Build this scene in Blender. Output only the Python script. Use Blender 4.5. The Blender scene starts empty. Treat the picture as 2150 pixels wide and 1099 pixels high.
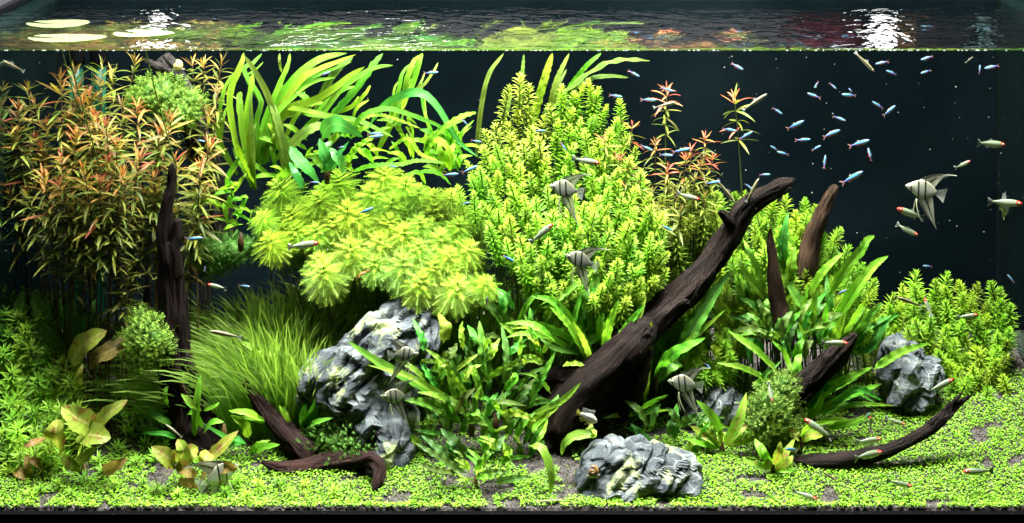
import bpy, math, random
import numpy as np
from mathutils import Vector, Matrix, noise
from mathutils.bvhtree import BVHTree

scene = bpy.context.scene
COL = scene.collection
R = math.radians

# ------------------------------------------------------------------ camera
D, CX, HZ, HP = 3.6, 1.075, 1.567, -492.0     # metres; 1 px of the photograph = 1 mm on the front pane
cam = bpy.data.cameras.new('camera')
cam_o = bpy.data.objects.new('camera', cam)
COL.objects.link(cam_o)
cam_o.location = (CX, -D, HZ)
cam_o.rotation_euler = (R(90), 0, 0)
cam.sensor_width = 36
cam.lens = 36 * D / 2.15
cam.shift_y = (0.5255 - HZ) / 2.15
cam.clip_end = 60
scene.camera = cam_o

# ------------------------------------------------------------------ world, lamps, exposure
w = bpy.data.worlds.new('World')
scene.world = w
w.use_nodes = True
w.node_tree.nodes['Background'].inputs[0].default_value = (0.55, 0.62, 0.75, 1)
w.node_tree.nodes['Background'].inputs[1].default_value = 0.018
scene.view_settings.view_transform = 'Standard'
scene.view_settings.look = 'None'
scene.view_settings.exposure = 0.0
scene.view_settings.gamma = 1.0
scene.cycles.use_denoising = True
scene.cycles.denoiser = 'OPENIMAGEDENOISE'
scene.cycles.max_bounces = 8
scene.cycles.transparent_max_bounces = 12
scene.cycles.sample_clamp_indirect = 5.0
scene.cycles.caustics_reflective = False
scene.cycles.blur_glossy = 0.3


def lamp(x, y, z, sx, sy, power, col=(0.97, 1, 0.95), spread=110):
    l = bpy.data.lights.new('lamp', 'AREA')
    l.shape = 'RECTANGLE'
    l.size, l.size_y = sx, sy
    l.energy = power
    l.color = col
    l.spread = R(spread)
    o = bpy.data.objects.new('lamp', l)
    o.location = (x, y, z)
    COL.objects.link(o)
    return o


LK = 3.1
LZ = 2.45
lamp(0.12, 0.10, LZ, 0.55, 0.34, 88 * LK)
lamp(0.82, 0.14, LZ, 0.55, 0.34, 82 * LK)
lamp(1.22, 0.14, LZ, 0.55, 0.34, 62 * LK)
lamp(1.64, 0.14, LZ, 0.55, 0.34, 62 * LK)
lamp(2.08, 0.14, LZ, 0.55, 0.34, 72 * LK)
o = lamp(1.1, 1.35, 2.75, 1.6, 0.2, 36, spread=160)      # added lamp brightening the wall that the water mirrors
o.rotation_euler = (R(48), 0, 0)

# ------------------------------------------------------------------ helpers
rng = random.Random(7)


def P(px, py, y):
    k = 1 + y / D
    return Vector((CX + (px - 1075) / 1000 * k, y, HZ - (py - HP) / 1000 * k))


def ground(x, y):
    y = max(y, -0.02)
    z = 0.005 + 0.115 * (min(y, .62) / 0.6) ** 1.15
    z += 0.05 * math.exp(-((x - 0.85) / 0.5) ** 2) * (min(y, .62) / 0.6) ** 1.5
    z += 0.006 * noise.noise(Vector((x * 5, y * 5, 3.1))) * min(1, y / 0.05 + .3)
    return z


def FY(px, py):
    """depth at which the line of sight meets the ground"""
    lo, hi = 0.0, 0.59
    if P(px, py, hi).z > ground(P(px, py, hi).x, hi):
        return hi
    for _ in range(24):
        m = (lo + hi) / 2
        p = P(px, py, m)
        if p.z > ground(p.x, m):
            lo = m
        else:
            hi = m
    return lo


def F(px, py):
    p = P(px, py, FY(px, py))
    return Vector((p.x, p.y, ground(p.x, p.y)))


class MB:
    def __init__(s):
        s.v, s.f, s.uv, s.mi, s.n = [], [], [], [], 0

    def add(s, V, Fc, UV=None, mat=0):
        V = np.asarray(V, float)
        s.v.append(V)
        n = s.n
        for f in Fc:
            s.f.append(tuple(i + n for i in f))
        s.mi += [mat] * len(Fc)
        s.uv.append(np.asarray(UV, float) if UV is not None else np.full((len(V), 2), .5))
        s.n += len(V)

    def mesh(s, name, mats, smooth=True, origin=None):
        V = np.concatenate(s.v)
        if origin is not None:
            V = V - np.array(origin)
        UV = np.concatenate(s.uv)
        me = bpy.data.meshes.new(name)
        me.from_pydata(V.tolist(), [], s.f)
        lay = me.uv_layers.new(name='UVMap')
        li = np.empty(len(me.loops), dtype=np.int32)
        me.loops.foreach_get('vertex_index', li)
        lay.data.foreach_set('uv', UV[li].astype(np.float32).ravel())
        for m in mats:
            me.materials.append(m)
        if len(mats) > 1:
            me.polygons.foreach_set('material_index', np.array(s.mi, dtype=np.int32))
        me.polygons.foreach_set('use_smooth', np.full(len(me.polygons), smooth))
        me.update()
        return me


def link(name, me, parent=None, mat4=None, kind=None, label=None):
    o = bpy.data.objects.new(name, me)
    COL.objects.link(o)
    if parent is not None:
        o.parent = parent
    if mat4 is not None:
        o.matrix_basis = mat4
    if kind:
        o['kind'] = kind
    if label:
        o['label'] = label
    return o


def tag(o, label, cat, group=None):
    o['label'] = label
    o['category'] = cat
    if group:
        o['group'] = group
    return o


def thing(name, loc, label, cat, group=None, mat4=None):
    o = bpy.data.objects.new(name, None)
    o.empty_display_size = 0.02
    COL.objects.link(o)
    if mat4 is not None:
        o.matrix_basis = mat4
    else:
        o.location = loc
    return tag(o, label, cat, group)


def grid_faces(n, m, wrap=False):
    out = []
    for i in range(n):
        for j in range(m):
            a = i * (m + (0 if wrap else 1)) + j
            if wrap:
                b = i * m + (j + 1) % m
                out.append((a, b, b + m, a + m))
            else:
                out.append((a, a + 1, a + m + 2, a + m + 1))
    return out


def prof_fn(kind, t):
    if kind == 'lance':
        return np.sin(np.pi * np.clip(t, 0, 1) ** 0.75) ** 0.85 + 0.04
    if kind == 'java':      # short stalk, long blade, pointed tip
        return np.where(t < .1, .1 + t * 2.2, 1) * np.clip(np.sin(np.pi * (0.10 + 0.90 * t) ** 0.85), 0, 1) ** 0.7 + 0.02
    if kind == 'strap':
        return np.clip(t * 4 + .5, 0, 1) * np.clip(1 - t ** 7, 0, 1) ** .6 * (1 - .25 * t) + .02
    if kind == 'oval':
        return np.sin(np.pi * np.clip(t, 0, 1) ** 0.9) ** 0.55 + .01
    if kind == 'lily':
        return np.clip(np.sin(np.pi * np.clip(.06 + .94 * t, 0, 1) ** 0.72), 0, 1) ** 0.6 + .015
    return np.ones_like(t)


def ribbon(C, W, nrm, prof='strap', m=2, fold=.2, wave=0., wf=8, ph=0., side=None):
    C = np.asarray(C, float)
    n = len(C) - 1
    T = np.gradient(C, axis=0)
    T /= np.linalg.norm(T, axis=1)[:, None] + 1e-9
    N = np.asarray(nrm, float)
    N = np.repeat(N[None], n + 1, 0) if N.ndim == 1 else N
    S = np.cross(T, N)
    S /= np.linalg.norm(S, axis=1)[:, None] + 1e-9
    N = np.cross(S, T)
    t = np.linspace(0, 1, n + 1)
    hw = prof_fn(prof, t) * W / 2
    s = np.linspace(-1, 1, m + 1)
    V = np.zeros((n + 1, m + 1, 3))
    UV = np.zeros((n + 1, m + 1, 2))
    for j, sj in enumerate(s):
        a = abs(sj)
        lift = fold * a * hw + wave * W * a * a * np.sin(2 * np.pi * wf * t + ph + (2.1 if sj > 0 else 0)) * np.clip(t * 5, 0, 1) * (hw / (W / 2))
        edge = 1 + (.10 * np.sin(2 * np.pi * wf * 1.3 * t + ph * 2 + sj) * a if wave else 0)
        V[:, j] = C + S * (sj * hw * edge)[:, None] + N * lift[:, None]
        UV[:, j, 0] = (sj + 1) / 2
        UV[:, j, 1] = t
    return V.reshape(-1, 3), grid_faces(n, m), UV.reshape(-1, 2)


def catmull(pts, n):
    pts = np.asarray(pts, float)
    if len(pts) == 2:
        t = np.linspace(0, 1, n + 1)[:, None]
        return pts[0] * (1 - t) + pts[1] * t
    p = np.vstack([2 * pts[0] - pts[1], pts, 2 * pts[-1] - pts[-2]])
    k = len(pts) - 1
    out = []
    for u in np.linspace(0, k, n + 1):
        i = min(int(u), k - 1)
        f = u - i
        a, b, c, d = p[i], p[i + 1], p[i + 2], p[i + 3]
        out.append(.5 * (2 * b + (c - a) * f + (2 * a - 5 * b + 4 * c - d) * f * f + (3 * b - a - 3 * c + d) * f ** 3))
    return np.array(out)


def leaf_curve(L, th0=0., droop=.6, n=6):
    """spine along +X, starting with elevation th0, bending down by droop"""
    t = np.linspace(0, 1, n + 1)
    th = th0 - droop * t
    x = np.concatenate([[0], np.cumsum(np.cos((th[1:] + th[:-1]) / 2))]) * L / n
    z = np.concatenate([[0], np.cumsum(np.sin((th[1:] + th[:-1]) / 2))]) * L / n
    return np.stack([x, np.zeros_like(x), z], 1)


def tube(pts, rad, seg=6, cap=True):
    """plain tube along points: V, F, UV"""
    C = np.asarray(pts, float)
    n = len(C) - 1
    T = np.gradient(C, axis=0)
    T /= np.linalg.norm(T, axis=1)[:, None] + 1e-9
    ref = np.array([0.31, -0.9, 0.17])
    S = np.cross(T, ref)
    S /= np.linalg.norm(S, axis=1)[:, None] + 1e-9
    N = np.cross(S, T)
    rad = np.broadcast_to(np.asarray(rad, float), (n + 1,))
    a = np.arange(seg) / seg * 2 * np.pi
    V = C[:, None] + rad[:, None, None] * (S[:, None] * np.cos(a)[None, :, None] + N[:, None] * np.sin(a)[None, :, None])
    UV = np.zeros((n + 1, seg, 2))
    UV[..., 0] = np.arange(seg) / seg
    UV[..., 1] = np.linspace(0, 1, n + 1)[:, None]
    Fc = grid_faces(n, seg, True)
    if cap:
        Fc = Fc + [tuple(range(seg))[::-1], tuple(n * seg + i for i in range(seg))]
    return V.reshape(-1, 3), Fc, UV.reshape(-1, 2)


def xf(V, M):
    V = np.asarray(V, float)
    A = np.array(M)
    return V @ A[:3, :3].T + A[:3, 3]


def rotz(a): return Matrix.Rotation(a, 4, 'Z')
def roty(a): return Matrix.Rotation(a, 4, 'Y')
def rotx(a): return Matrix.Rotation(a, 4, 'X')


def align_z(d):
    return Vector(d).to_track_quat('Z', 'Y').to_matrix().to_4x4()


def in_poly(x, y, poly):
    c = False
    n = len(poly)
    for i in range(n):
        x1, y1 = poly[i]
        x2, y2 = poly[i - 1]
        if (y1 > y) != (y2 > y) and x < (x2 - x1) * (y - y1) / (y2 - y1) + x1:
            c = not c
    return c


def sample_poly(poly, gap, seed, tries=6000):
    r = random.Random(seed)
    xs = [p[0] for p in poly]
    ys = [p[1] for p in poly]
    out = []
    for _ in range(tries):
        x, y = r.uniform(min(xs), max(xs)), r.uniform(min(ys), max(ys))
        if in_poly(x, y, poly) and all((x - a) ** 2 + (y - b) ** 2 > gap * gap for a, b in out):
            out.append((x, y))
    return out


# ------------------------------------------------------------------ materials
def new_mat(name):
    m = bpy.data.materials.new(name)
    m.use_nodes = True
    nt = m.node_tree
    nt.nodes.clear()
    out = nt.nodes.new('ShaderNodeOutputMaterial')
    return m, nt, out


def N(nt, typ, **kw):
    n = nt.nodes.new(typ)
    for k, v in kw.items():
        if k.startswith('i_'):
            n.inputs[k[2:].replace('_', ' ')].default_value = v
        else:
            setattr(n, k, v)
    return n


def c4(c): return (c[0], c[1], c[2], 1)


def ramp(nt, stops, interp='LINEAR'):
    n = nt.nodes.new('ShaderNodeValToRGB')
    n.color_ramp.interpolation = interp
    e = n.color_ramp.elements
    while len(e) < len(stops):
        e.new(.5)
    for el, (p, c) in zip(e, stops):
        el.position = p
        el.color = c4(c) if len(c) == 3 else c
    return n


def mixc(nt, fac, a, b, blend='MIX'):
    n = nt.nodes.new('ShaderNodeMix')
    n.data_type = 'RGBA'
    n.blend_type = blend
    for sock, v in ((n.inputs[0], fac), (n.inputs[6], a), (n.inputs[7], b)):
        if isinstance(v, (int, float)):
            sock.default_value = v
        elif isinstance(v, tuple):
            sock.default_value = c4(v)
        else:
            nt.links.new(v, sock)
    return n.outputs[2]


def leaf_mat(name, c1, c2, mid=None, trans=.4, rough=.42, spec=.22, tip=None, spots=None, jit=.12, nscale=35., young=None, vein=0., bumps=.3, stripes=0):
    """c1..c2 mottled; mid: midrib colour; tip: colour along v; trans: share of light let through"""
    m, nt, out = new_mat(name)
    L = nt.links.new
    tc = N(nt, 'ShaderNodeTexCoord')
    uv = N(nt, 'ShaderNodeSeparateXYZ')
    L(tc.outputs['UV'], uv.inputs[0])
    oi = N(nt, 'ShaderNodeObjectInfo')
    nz = N(nt, 'ShaderNodeTexNoise', i_Scale=nscale, i_Detail=3.0)
    L(tc.outputs['Object'], nz.inputs['Vector'])
    rp = ramp(nt, [(.35, c1), (.68, c2)])
    L(nz.outputs[0], rp.inputs[0])
    col = rp.outputs[0]
    if tip is not None:
        mr = N(nt, 'ShaderNodeMapRange', i_From_Min=.25, i_From_Max=1.0)
        L(uv.outputs[1], mr.inputs[0])
        col = mixc(nt, mr.outputs[0], col, tip)
    if spots is not None:
        n2 = N(nt, 'ShaderNodeTexNoise', i_Scale=nscale * 3.2, i_Detail=1.0)
        L(tc.outputs['Object'], n2.inputs['Vector'])
        r2 = ramp(nt, [(.58, (0, 0, 0)), (.66, (1, 1, 1))])
        L(n2.outputs[0], r2.inputs[0])
        col = mixc(nt, r2.outputs[0], col, spots)
    h = None
    if mid is not None or vein:
        ab = N(nt, 'ShaderNodeMath', operation='SUBTRACT')
        L(uv.outputs[0], ab.inputs[0])
        ab.inputs[1].default_value = .5
        a2 = N(nt, 'ShaderNodeMath', operation='ABSOLUTE')
        L(ab.outputs[0], a2.inputs[0])
        r3 = ramp(nt, [(.02, (1, 1, 1)), (.075, (0, 0, 0))])
        L(a2.outputs[0], r3.inputs[0])
        if mid is not None:
            col = mixc(nt, r3.outputs[0], col, mid)
        h = r3.outputs[0]
        if vein:
            # side veins: slanted stripes in (u, v)
            ma = N(nt, 'ShaderNodeMath', operation='MULTIPLY_ADD')
            L(a2.outputs[0], ma.inputs[0])
            ma.inputs[1].default_value = -.35
            L(uv.outputs[1], ma.inputs[2])
            sn = N(nt, 'ShaderNodeMath', operation='MULTIPLY')
            L(ma.outputs[0], sn.inputs[0])
            sn.inputs[1].default_value = vein * 6.283
            s2 = N(nt, 'ShaderNodeMath', operation='SINE')
            L(sn.outputs[0], s2.inputs[0])
            r4 = ramp(nt, [(.55, (0, 0, 0)), (.95, (1, 1, 1))])
            L(s2.outputs[0], r4.inputs[0])
            f = N(nt, 'ShaderNodeMath', operation='MULTIPLY')
            L(r4.outputs[0], f.inputs[0])
            f.inputs[1].default_value = .35
            col = mixc(nt, f.outputs[0], col, tuple(x * .55 for x in c1))
            h = r4.outputs[0]
    if stripes:
        sm = N(nt, 'ShaderNodeMath', operation='MULTIPLY')
        L(uv.outputs[0], sm.inputs[0])
        sm.inputs[1].default_value = stripes * 6.283
        s3 = N(nt, 'ShaderNodeMath', operation='SINE')
        L(sm.outputs[0], s3.inputs[0])
        r5 = ramp(nt, [(.5, (0, 0, 0)), (1., (.4, .4, .4))])
        L(s3.outputs[0], r5.inputs[0])
        col = mixc(nt, r5.outputs[0], col, tuple(x * .5 for x in c1))
        h = s3.outputs[0]
    hsv = N(nt, 'ShaderNodeHueSaturation')
    a = N(nt, 'ShaderNodeMapRange', i_To_Min=.5 - jit * .16, i_To_Max=.5 + jit * .16)
    L(oi.outputs['Random'], a.inputs[0])
    L(a.outputs[0], hsv.inputs['Hue'])
    wn = N(nt, 'ShaderNodeTexWhiteNoise', noise_dimensions='1D')
    L(oi.outputs['Random'], wn.inputs['W'])
    b = N(nt, 'ShaderNodeMapRange', i_To_Min=1 - jit * 2.4, i_To_Max=1 + jit * 1.6)
    L(wn.outputs[0], b.inputs[0])
    L(b.outputs[0], hsv.inputs['Value'])
    L(col, hsv.inputs['Color'])
    pb = N(nt, 'ShaderNodeBsdfPrincipled', i_Roughness=rough)
    pb.inputs['Specular IOR Level'].default_value = spec
    L(hsv.outputs[0], pb.inputs['Base Color'])
    bp = N(nt, 'ShaderNodeBump', i_Strength=bumps, i_Distance=.001)
    L(nz.outputs[0] if h is None else h, bp.inputs['Height'])
    L(bp.outputs[0], pb.inputs['Normal'])
    tr = N(nt, 'ShaderNodeBsdfTranslucent')
    t2 = mixc(nt, 1.0, hsv.outputs[0], (1.0, 1.0, .55), 'MULTIPLY')
    L(t2, tr.inputs['Color'])
    mx = N(nt, 'ShaderNodeMixShader', i_Fac=trans)
    L(pb.outputs[0], mx.inputs[1])
    L(tr.outputs[0], mx.inputs[2])
    L(mx.outputs[0], out.inputs[0])
    return m


def plain_mat(name, col, rough=.6, spec=.4, metal=0., var=0., vscale=20., col2=None, bump=0., bscale=60.):
    m, nt, out = new_mat(name)
    L = nt.links.new
    pb = N(nt, 'ShaderNodeBsdfPrincipled', i_Roughness=rough, i_Metallic=metal)
    pb.inputs['Specular IOR Level'].default_value = spec
    pb.inputs['Base Color'].default_value = c4(col)
    tc = N(nt, 'ShaderNodeTexCoord')
    if col2 is not None:
        nz = N(nt, 'ShaderNodeTexNoise', i_Scale=vscale, i_Detail=4.0)
        L(tc.outputs['Object'], nz.inputs['Vector'])
        rp = ramp(nt, [(.38, col), (.62, col2)])
        L(nz.outputs[0], rp.inputs[0])
        L(rp.outputs[0], pb.inputs['Base Color'])
    if bump:
        n2 = N(nt, 'ShaderNodeTexNoise', i_Scale=bscale, i_Detail=4.0)
        L(tc.outputs['Object'], n2.inputs['Vector'])
        bp = N(nt, 'ShaderNodeBump', i_Strength=bump, i_Distance=.004)
        L(n2.outputs[0], bp.inputs['Height'])
        L(bp.outputs[0], pb.inputs['Normal'])
    L(pb.outputs[0], out.inputs[0])
    return m


def wood_mat(name, c1, c2, c3):
    m, nt, out = new_mat(name)
    L = nt.links.new
    tc = N(nt, 'ShaderNodeTexCoord')
    mp = N(nt, 'ShaderNodeMapping')
    mp.inputs['Scale'].default_value = (9.0, 2.2, 1.0)
    L(tc.outputs['UV'], mp.inputs[0])
    n1 = N(nt, 'ShaderNodeTexNoise', i_Scale=3.0, i_Detail=6.0, i_Roughness=.65)
    L(mp.outputs[0], n1.inputs['Vector'])
    n2 = N(nt, 'ShaderNodeTexNoise', i_Scale=14.0, i_Detail=4.0)
    L(tc.outputs['Object'], n2.inputs['Vector'])
    rp = ramp(nt, [(.3, c1), (.52, c2), (.72, c3)])
    L(n1.outputs[0], rp.inputs[0])
    r2 = ramp(nt, [(.35, (.55, .5, .5)), (.65, (1.25, 1.2, 1.15))])
    L(n2.outputs[0], r2.inputs[0])
    col = mixc(nt, 1.0, rp.outputs[0], r2.outputs[0], 'MULTIPLY')
    pb = N(nt, 'ShaderNodeBsdfPrincipled', i_Roughness=.7)
    pb.inputs['Specular IOR Level'].default_value = .04
    L(col, pb.inputs['Base Color'])
    bp = N(nt, 'ShaderNodeBump', i_Strength=.9, i_Distance=.006)
    L(n1.outputs[0], bp.inputs['Height'])
    L(bp.outputs[0], pb.inputs['Normal'])
    L(pb.outputs[0], out.inputs[0])
    return m


def rock_mat(name, pale=.5):
    m, nt, out = new_mat(name)
    L = nt.links.new
    tc = N(nt, 'ShaderNodeTexCoord')
    nd = N(nt, 'ShaderNodeTexNoise', i_Scale=9.0, i_Detail=4.0)
    L(tc.outputs['Object'], nd.inputs['Vector'])
    wv = mixc(nt, .06, tc.outputs['Object'], nd.outputs['Color'], 'ADD')
    v = N(nt, 'ShaderNodeTexVoronoi', feature='DISTANCE_TO_EDGE', i_Scale=24.0)
    L(wv, v.inputs['Vector'])
    mp = N(nt, 'ShaderNodeMapping')
    mp.inputs['Rotation'].default_value = (.2, .75, .1)
    mp.inputs['Scale'].default_value = (8, 14, 44)
    L(wv, mp.inputs[0])
    n1 = N(nt, 'ShaderNodeTexNoise', i_Scale=1.0, i_Detail=6.0, i_Roughness=.6)
    L(mp.outputs[0], n1.inputs['Vector'])
    base = ramp(nt, [(.30, (.007, .009, .010)), (.45, (.024, .030, .034)), (.56, (.062, .072, .078)), (.65, (.14, .155, .145)), (.74, (.35, .37, .31))])
    L(n1.outputs[0], base.inputs[0])
    vr = ramp(nt, [(.0, (1, 1, 1)), (.035, (0, 0, 0))])
    L(v.outputs['Distance'], vr.inputs[0])
    n3 = N(nt, 'ShaderNodeTexNoise', i_Scale=12.0, i_Detail=2.0)
    L(tc.outputs['Object'], n3.inputs['Vector'])
    n3r = ramp(nt, [(.47, (0, 0, 0)), (.64, (.8, .8, .8))])
    L(n3.outputs[0], n3r.inputs[0])
    vf = N(nt, 'ShaderNodeMath', operation='MULTIPLY')
    L(vr.outputs[0], vf.inputs[0])
    L(n3r.outputs[0], vf.inputs[1])
    col = mixc(nt, vf.outputs[0], base.outputs[0], (.34, .37, .34))
    n4 = N(nt, 'ShaderNodeTexNoise', i_Scale=12.0, i_Detail=5.0, i_Roughness=.7)
    mp4 = N(nt, 'ShaderNodeMapping')
    mp4.inputs['Location'].default_value = (3.3, 1.7, .4)
    L(wv, mp4.inputs[0])
    L(mp4.outputs[0], n4.inputs['Vector'])
    r4 = ramp(nt, [(.66 - .18 * pale, (0, 0, 0)), (.74 - .16 * pale, (.9, .9, .9))])
    L(n4.outputs[0], r4.inputs[0])
    col = mixc(nt, r4.outputs[0], col, (.27, .31, .13))
    pb = N(nt, 'ShaderNodeBsdfPrincipled', i_Roughness=.68)
    pb.inputs['Specular IOR Level'].default_value = .22
    L(col, pb.inputs['Base Color'])
    bp = N(nt, 'ShaderNodeBump', i_Strength=.8, i_Distance=.008)
    L(n1.outputs[0], bp.inputs['Height'])
    L(bp.outputs[0], pb.inputs['Normal'])
    L(pb.outputs[0], out.inputs[0])
    return m


M = {}
G = dict(
    rotala=leaf_mat('whorl_green', (.18, .40, .018), (.31, .54, .042), trans=.42, jit=.12),
    rotala_yellow=leaf_mat('whorl_yellow', (.25, .37, .03), (.40, .50, .07), trans=.42, jit=.12),
    limno=leaf_mat('feather_green', (.11, .225, .009), (.185, .315, .018), trans=.2, jit=.10),
    limno_young=leaf_mat('feather_pale', (.24, .41, .02), (.33, .50, .042), trans=.25, jit=.10),
    rotala_young=leaf_mat('whorl_pale', (.33, .53, .045), (.44, .62, .085), trans=.42, jit=.10),
    fine=leaf_mat('fine_green', (.20, .40, .02), (.33, .52, .045), trans=.42, jit=.14),
    starry=leaf_mat('star_green', (.20, .42, .025), (.33, .56, .055), trans=.42, jit=.14),
    red_young=leaf_mat('copper_young', (.38, .105, .03), (.36, .16, .04), mid=(.75, .42, .2), trans=.42, jit=.22),
    red_mid=leaf_mat('copper_old', (.20, .115, .02), (.25, .19, .035), mid=(.6, .42, .16), trans=.42, jit=.25),
    olive=leaf_mat('olive_leaf', (.085, .115, .013), (.17, .205, .028), mid=(.45, .42, .12), trans=.42, jit=.25),
    rust=leaf_mat('rust_leaf', (.55, .12, .055), (.64, .22, .10), mid=(.7, .35, .2), trans=.4, jit=.2),
    strap=leaf_mat('strap_leaf', (.15, .40, .012), (.25, .52, .03), mid=(.16, .34, .02), trans=.55, jit=.2, nscale=26, stripes=9, spots=(.22, .36, .03), rough=.5, spec=.2),
    strap_dark=leaf_mat('strap_dark', (.09, .17, .02), (.18, .28, .035), mid=(.07, .10, .015), trans=.5, jit=.1, stripes=7, rough=.5, spec=.2),
    broad=leaf_mat('broad_dark', (.035, .20, .03), (.06, .30, .045), mid=(.10, .34, .05), trans=.4, jit=.1, vein=14, rough=.3, spec=.5),
    java=leaf_mat('fern_leaf', (.14, .40, .022), (.27, .55, .045), mid=(.10, .22, .02), trans=.45, jit=.16, vein=11, nscale=22),
    java_dark=leaf_mat('fern_dark', (.065, .25, .025), (.12, .34, .04), mid=(.04, .12, .02), trans=.4, jit=.14, vein=12, nscale=22),
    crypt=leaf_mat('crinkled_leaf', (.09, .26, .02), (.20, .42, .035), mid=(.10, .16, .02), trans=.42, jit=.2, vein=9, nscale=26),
    crypt_dark=leaf_mat('crinkled_dark', (.055, .13, .02), (.12, .22, .035), mid=(.07, .08, .03), trans=.35, jit=.2, vein=9, nscale=26),  # darker copy: bronze tone, with the shade on dim leaves put in
    crypt_lit=leaf_mat('crinkled_lit', (.22, .42, .03), (.36, .54, .07), mid=(.2, .28, .03), trans=.5, jit=.12, vein=9, nscale=26),  # paler copy of the crinkled leaf, lamp light put into its colour
    small_fern=leaf_mat('rosette_leaf', (.22, .40, .03), (.36, .50, .06), mid=(.42, .18, .08), spots=(.44, .30, .10), trans=.42, jit=.14, vein=8),
    lily=leaf_mat('lily_leaf', (.23, .30, .03), (.34, .38, .06), mid=(.50, .46, .14), spots=(.26, .14, .04), trans=.42, jit=.16, vein=6, nscale=16),
    lily_brown=leaf_mat('lily_brown', (.20, .13, .035), (.30, .21, .06), mid=(.4, .3, .1), trans=.42, jit=.12, vein=6, nscale=16),
    grass=leaf_mat('grass_blade', (.075, .22, .014), (.16, .35, .03), tip=(.34, .50, .10), trans=.4, jit=.1),
    moss=leaf_mat('moss_sprig', (.075, .16, .015), (.15, .28, .03), tip=(.23, .38, .05), trans=.35, jit=.05, rough=.6),
    moss_mid=leaf_mat('moss_olive', (.055, .12, .012), (.11, .20, .025), tip=(.17, .28, .04), trans=.3, jit=.05, rough=.6),
    moss_dark=leaf_mat('moss_dark', (.05, .14, .015), (.09, .22, .03), trans=.35, jit=.05, rough=.6),
    carpet=leaf_mat('carpet_leaf', (.15, .34, .014), (.28, .47, .035), trans=.35, jit=.04, nscale=60),
    pad=leaf_mat('floating_pad', (.030, .040, .017), (.044, .054, .024), mid=(.065, .07, .034), trans=.15, jit=.1, nscale=60, spots=(.045, .04, .012), rough=.35, spec=.4),
    stem=leaf_mat('green_stem', (.05, .095, .012), (.08, .125, .018), trans=.2, jit=.2),
    stem_red=leaf_mat('brown_stem', (.045, .026, .009), (.08, .05, .016), trans=.15, jit=.2),
)
M['wood'] = wood_mat('driftwood', (.0014, .0009, .0007), (.0034, .002, .0016), (.011, .0068, .005))
M['wood_red'] = wood_mat('driftwood_red', (.003, .0013, .0011), (.008, .0036, .003), (.018, .008, .0065))
M['wood_lit'] = wood_mat('driftwood_brown_lit', (.004, .0024, .0014), (.017, .010, .006), (.060, .037, .022))  # brown wood made paler, the light on it put into the colour
M['wood_grey'] = wood_mat('driftwood_grey', (.007, .0065, .006), (.018, .017, .0155), (.04, .037, .034))
M['rock'] = rock_mat('veined_rock', .72)
M['rock_dark'] = rock_mat('dark_rock', .3)
# ------------------------------------------------------------------ the tank and the room
XL, XR, YB, ZW = -0.09, 2.32, 0.78, 0.967


def box(x0, x1, y0, y1, z0, z1):
    V = [(x, y, z) for z in (z0, z1) for y in (y0, y1) for x in (x0, x1)]
    Fc = [(0, 2, 3, 1), (4, 5, 7, 6), (0, 1, 5, 4), (2, 6, 7, 3), (0, 4, 6, 2), (1, 3, 7, 5)]
    return V, Fc


def box_me(name, b, mat):
    mb = MB()
    mb.add(*box(*b))
    return mb.mesh(name, [mat], smooth=False)


def mirror_glass(name, tint, fac, dark):
    m, nt, out = new_mat(name)
    g = N(nt, 'ShaderNodeBsdfGlossy', i_Roughness=.035)
    g.inputs['Color'].default_value = c4(tint)
    d = N(nt, 'ShaderNodeBsdfDiffuse')
    d.inputs['Color'].default_value = c4(dark)
    mx = N(nt, 'ShaderNodeMixShader', i_Fac=fac)
    nt.links.new(d.outputs[0], mx.inputs[1])
    nt.links.new(g.outputs[0], mx.inputs[2])
    nt.links.new(mx.outputs[0], out.inputs[0])
    return m


m_clear, nt, out = new_mat('clear_glass')
tb = N(nt, 'ShaderNodeBsdfTransparent')
nt.links.new(tb.outputs[0], out.inputs[0])
m_black = plain_mat('black_plastic', (.0015, .0015, .0018), rough=.8, spec=.0)
m_side = mirror_glass('side_glass', (.55, .80, .66), .72, (.006, .012, .012))
m_back = plain_mat('back_film', (.0007, .0016, .0020), rough=.95, spec=.0, col2=(.0015, .003, .0037), vscale=2.2)
m_sil = plain_mat('black_silicone', (.0015, .0025, .0025), rough=.9, spec=.0)
m_edge = plain_mat('glass_edge', (.30, .40, .34), rough=.25, spec=.6)

tank = thing('aquarium', (CX, 0, 0), 'long rimless glass aquarium with black back film holding the planted aquascape', 'aquarium')
rel = lambda me: link(me.name, me, tank, Matrix.Translation((-CX, 0, 0)))
rel(box_me('back_panel', (XL, XR, YB, YB + .012, -.03, 1.015), m_back))
rel(box_me('side_panel', (XL - .012, XL, -.012, YB + .012, -.03, 1.0), m_side))
rel(box_me('side_panel', (XR, XR + .012, -.012, YB + .012, -.03, 1.0), m_side))
rel(box_me('front_pane', (XL, XR, -.012, 0, -.006, 1.0), m_clear))
rel(box_me('base_panel', (XL - .012, XR + .012, -.012, YB + .012, -.042, -.031), m_black))
rel(box_me('side_rim', (XL - .014, XL + .004, -.012, YB + .012, 1.001, 1.013), m_black))
rel(box_me('side_rim', (XR - .004, XR + .014, -.012, YB + .012, 1.001, 1.013), m_black))
rel(box_me('plinth', (XL - .4, XR + .4, -.030, YB + .1, -.16, -.043), m_black))
rel(box_me('front_trim_shade', (XL - .4, XR + .4, -.030, -.0125, -.0425, .0075), m_black))  # black trim; raised top blacks out the soil edge, standing in for shade
for xx in (XL, XR):
    for yy in (YB - .006,):
        rel(box_me('corner_seam', (xx - .0 if xx == XL else xx - .008, xx + .008 if xx == XL else xx, yy - .004, yy + .0055, 0, .99), m_sil))
rel(box_me('corner_seam', (XL + .0005, XL + .006, -.0005, .006, 0.0, .97), m_edge))

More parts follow.
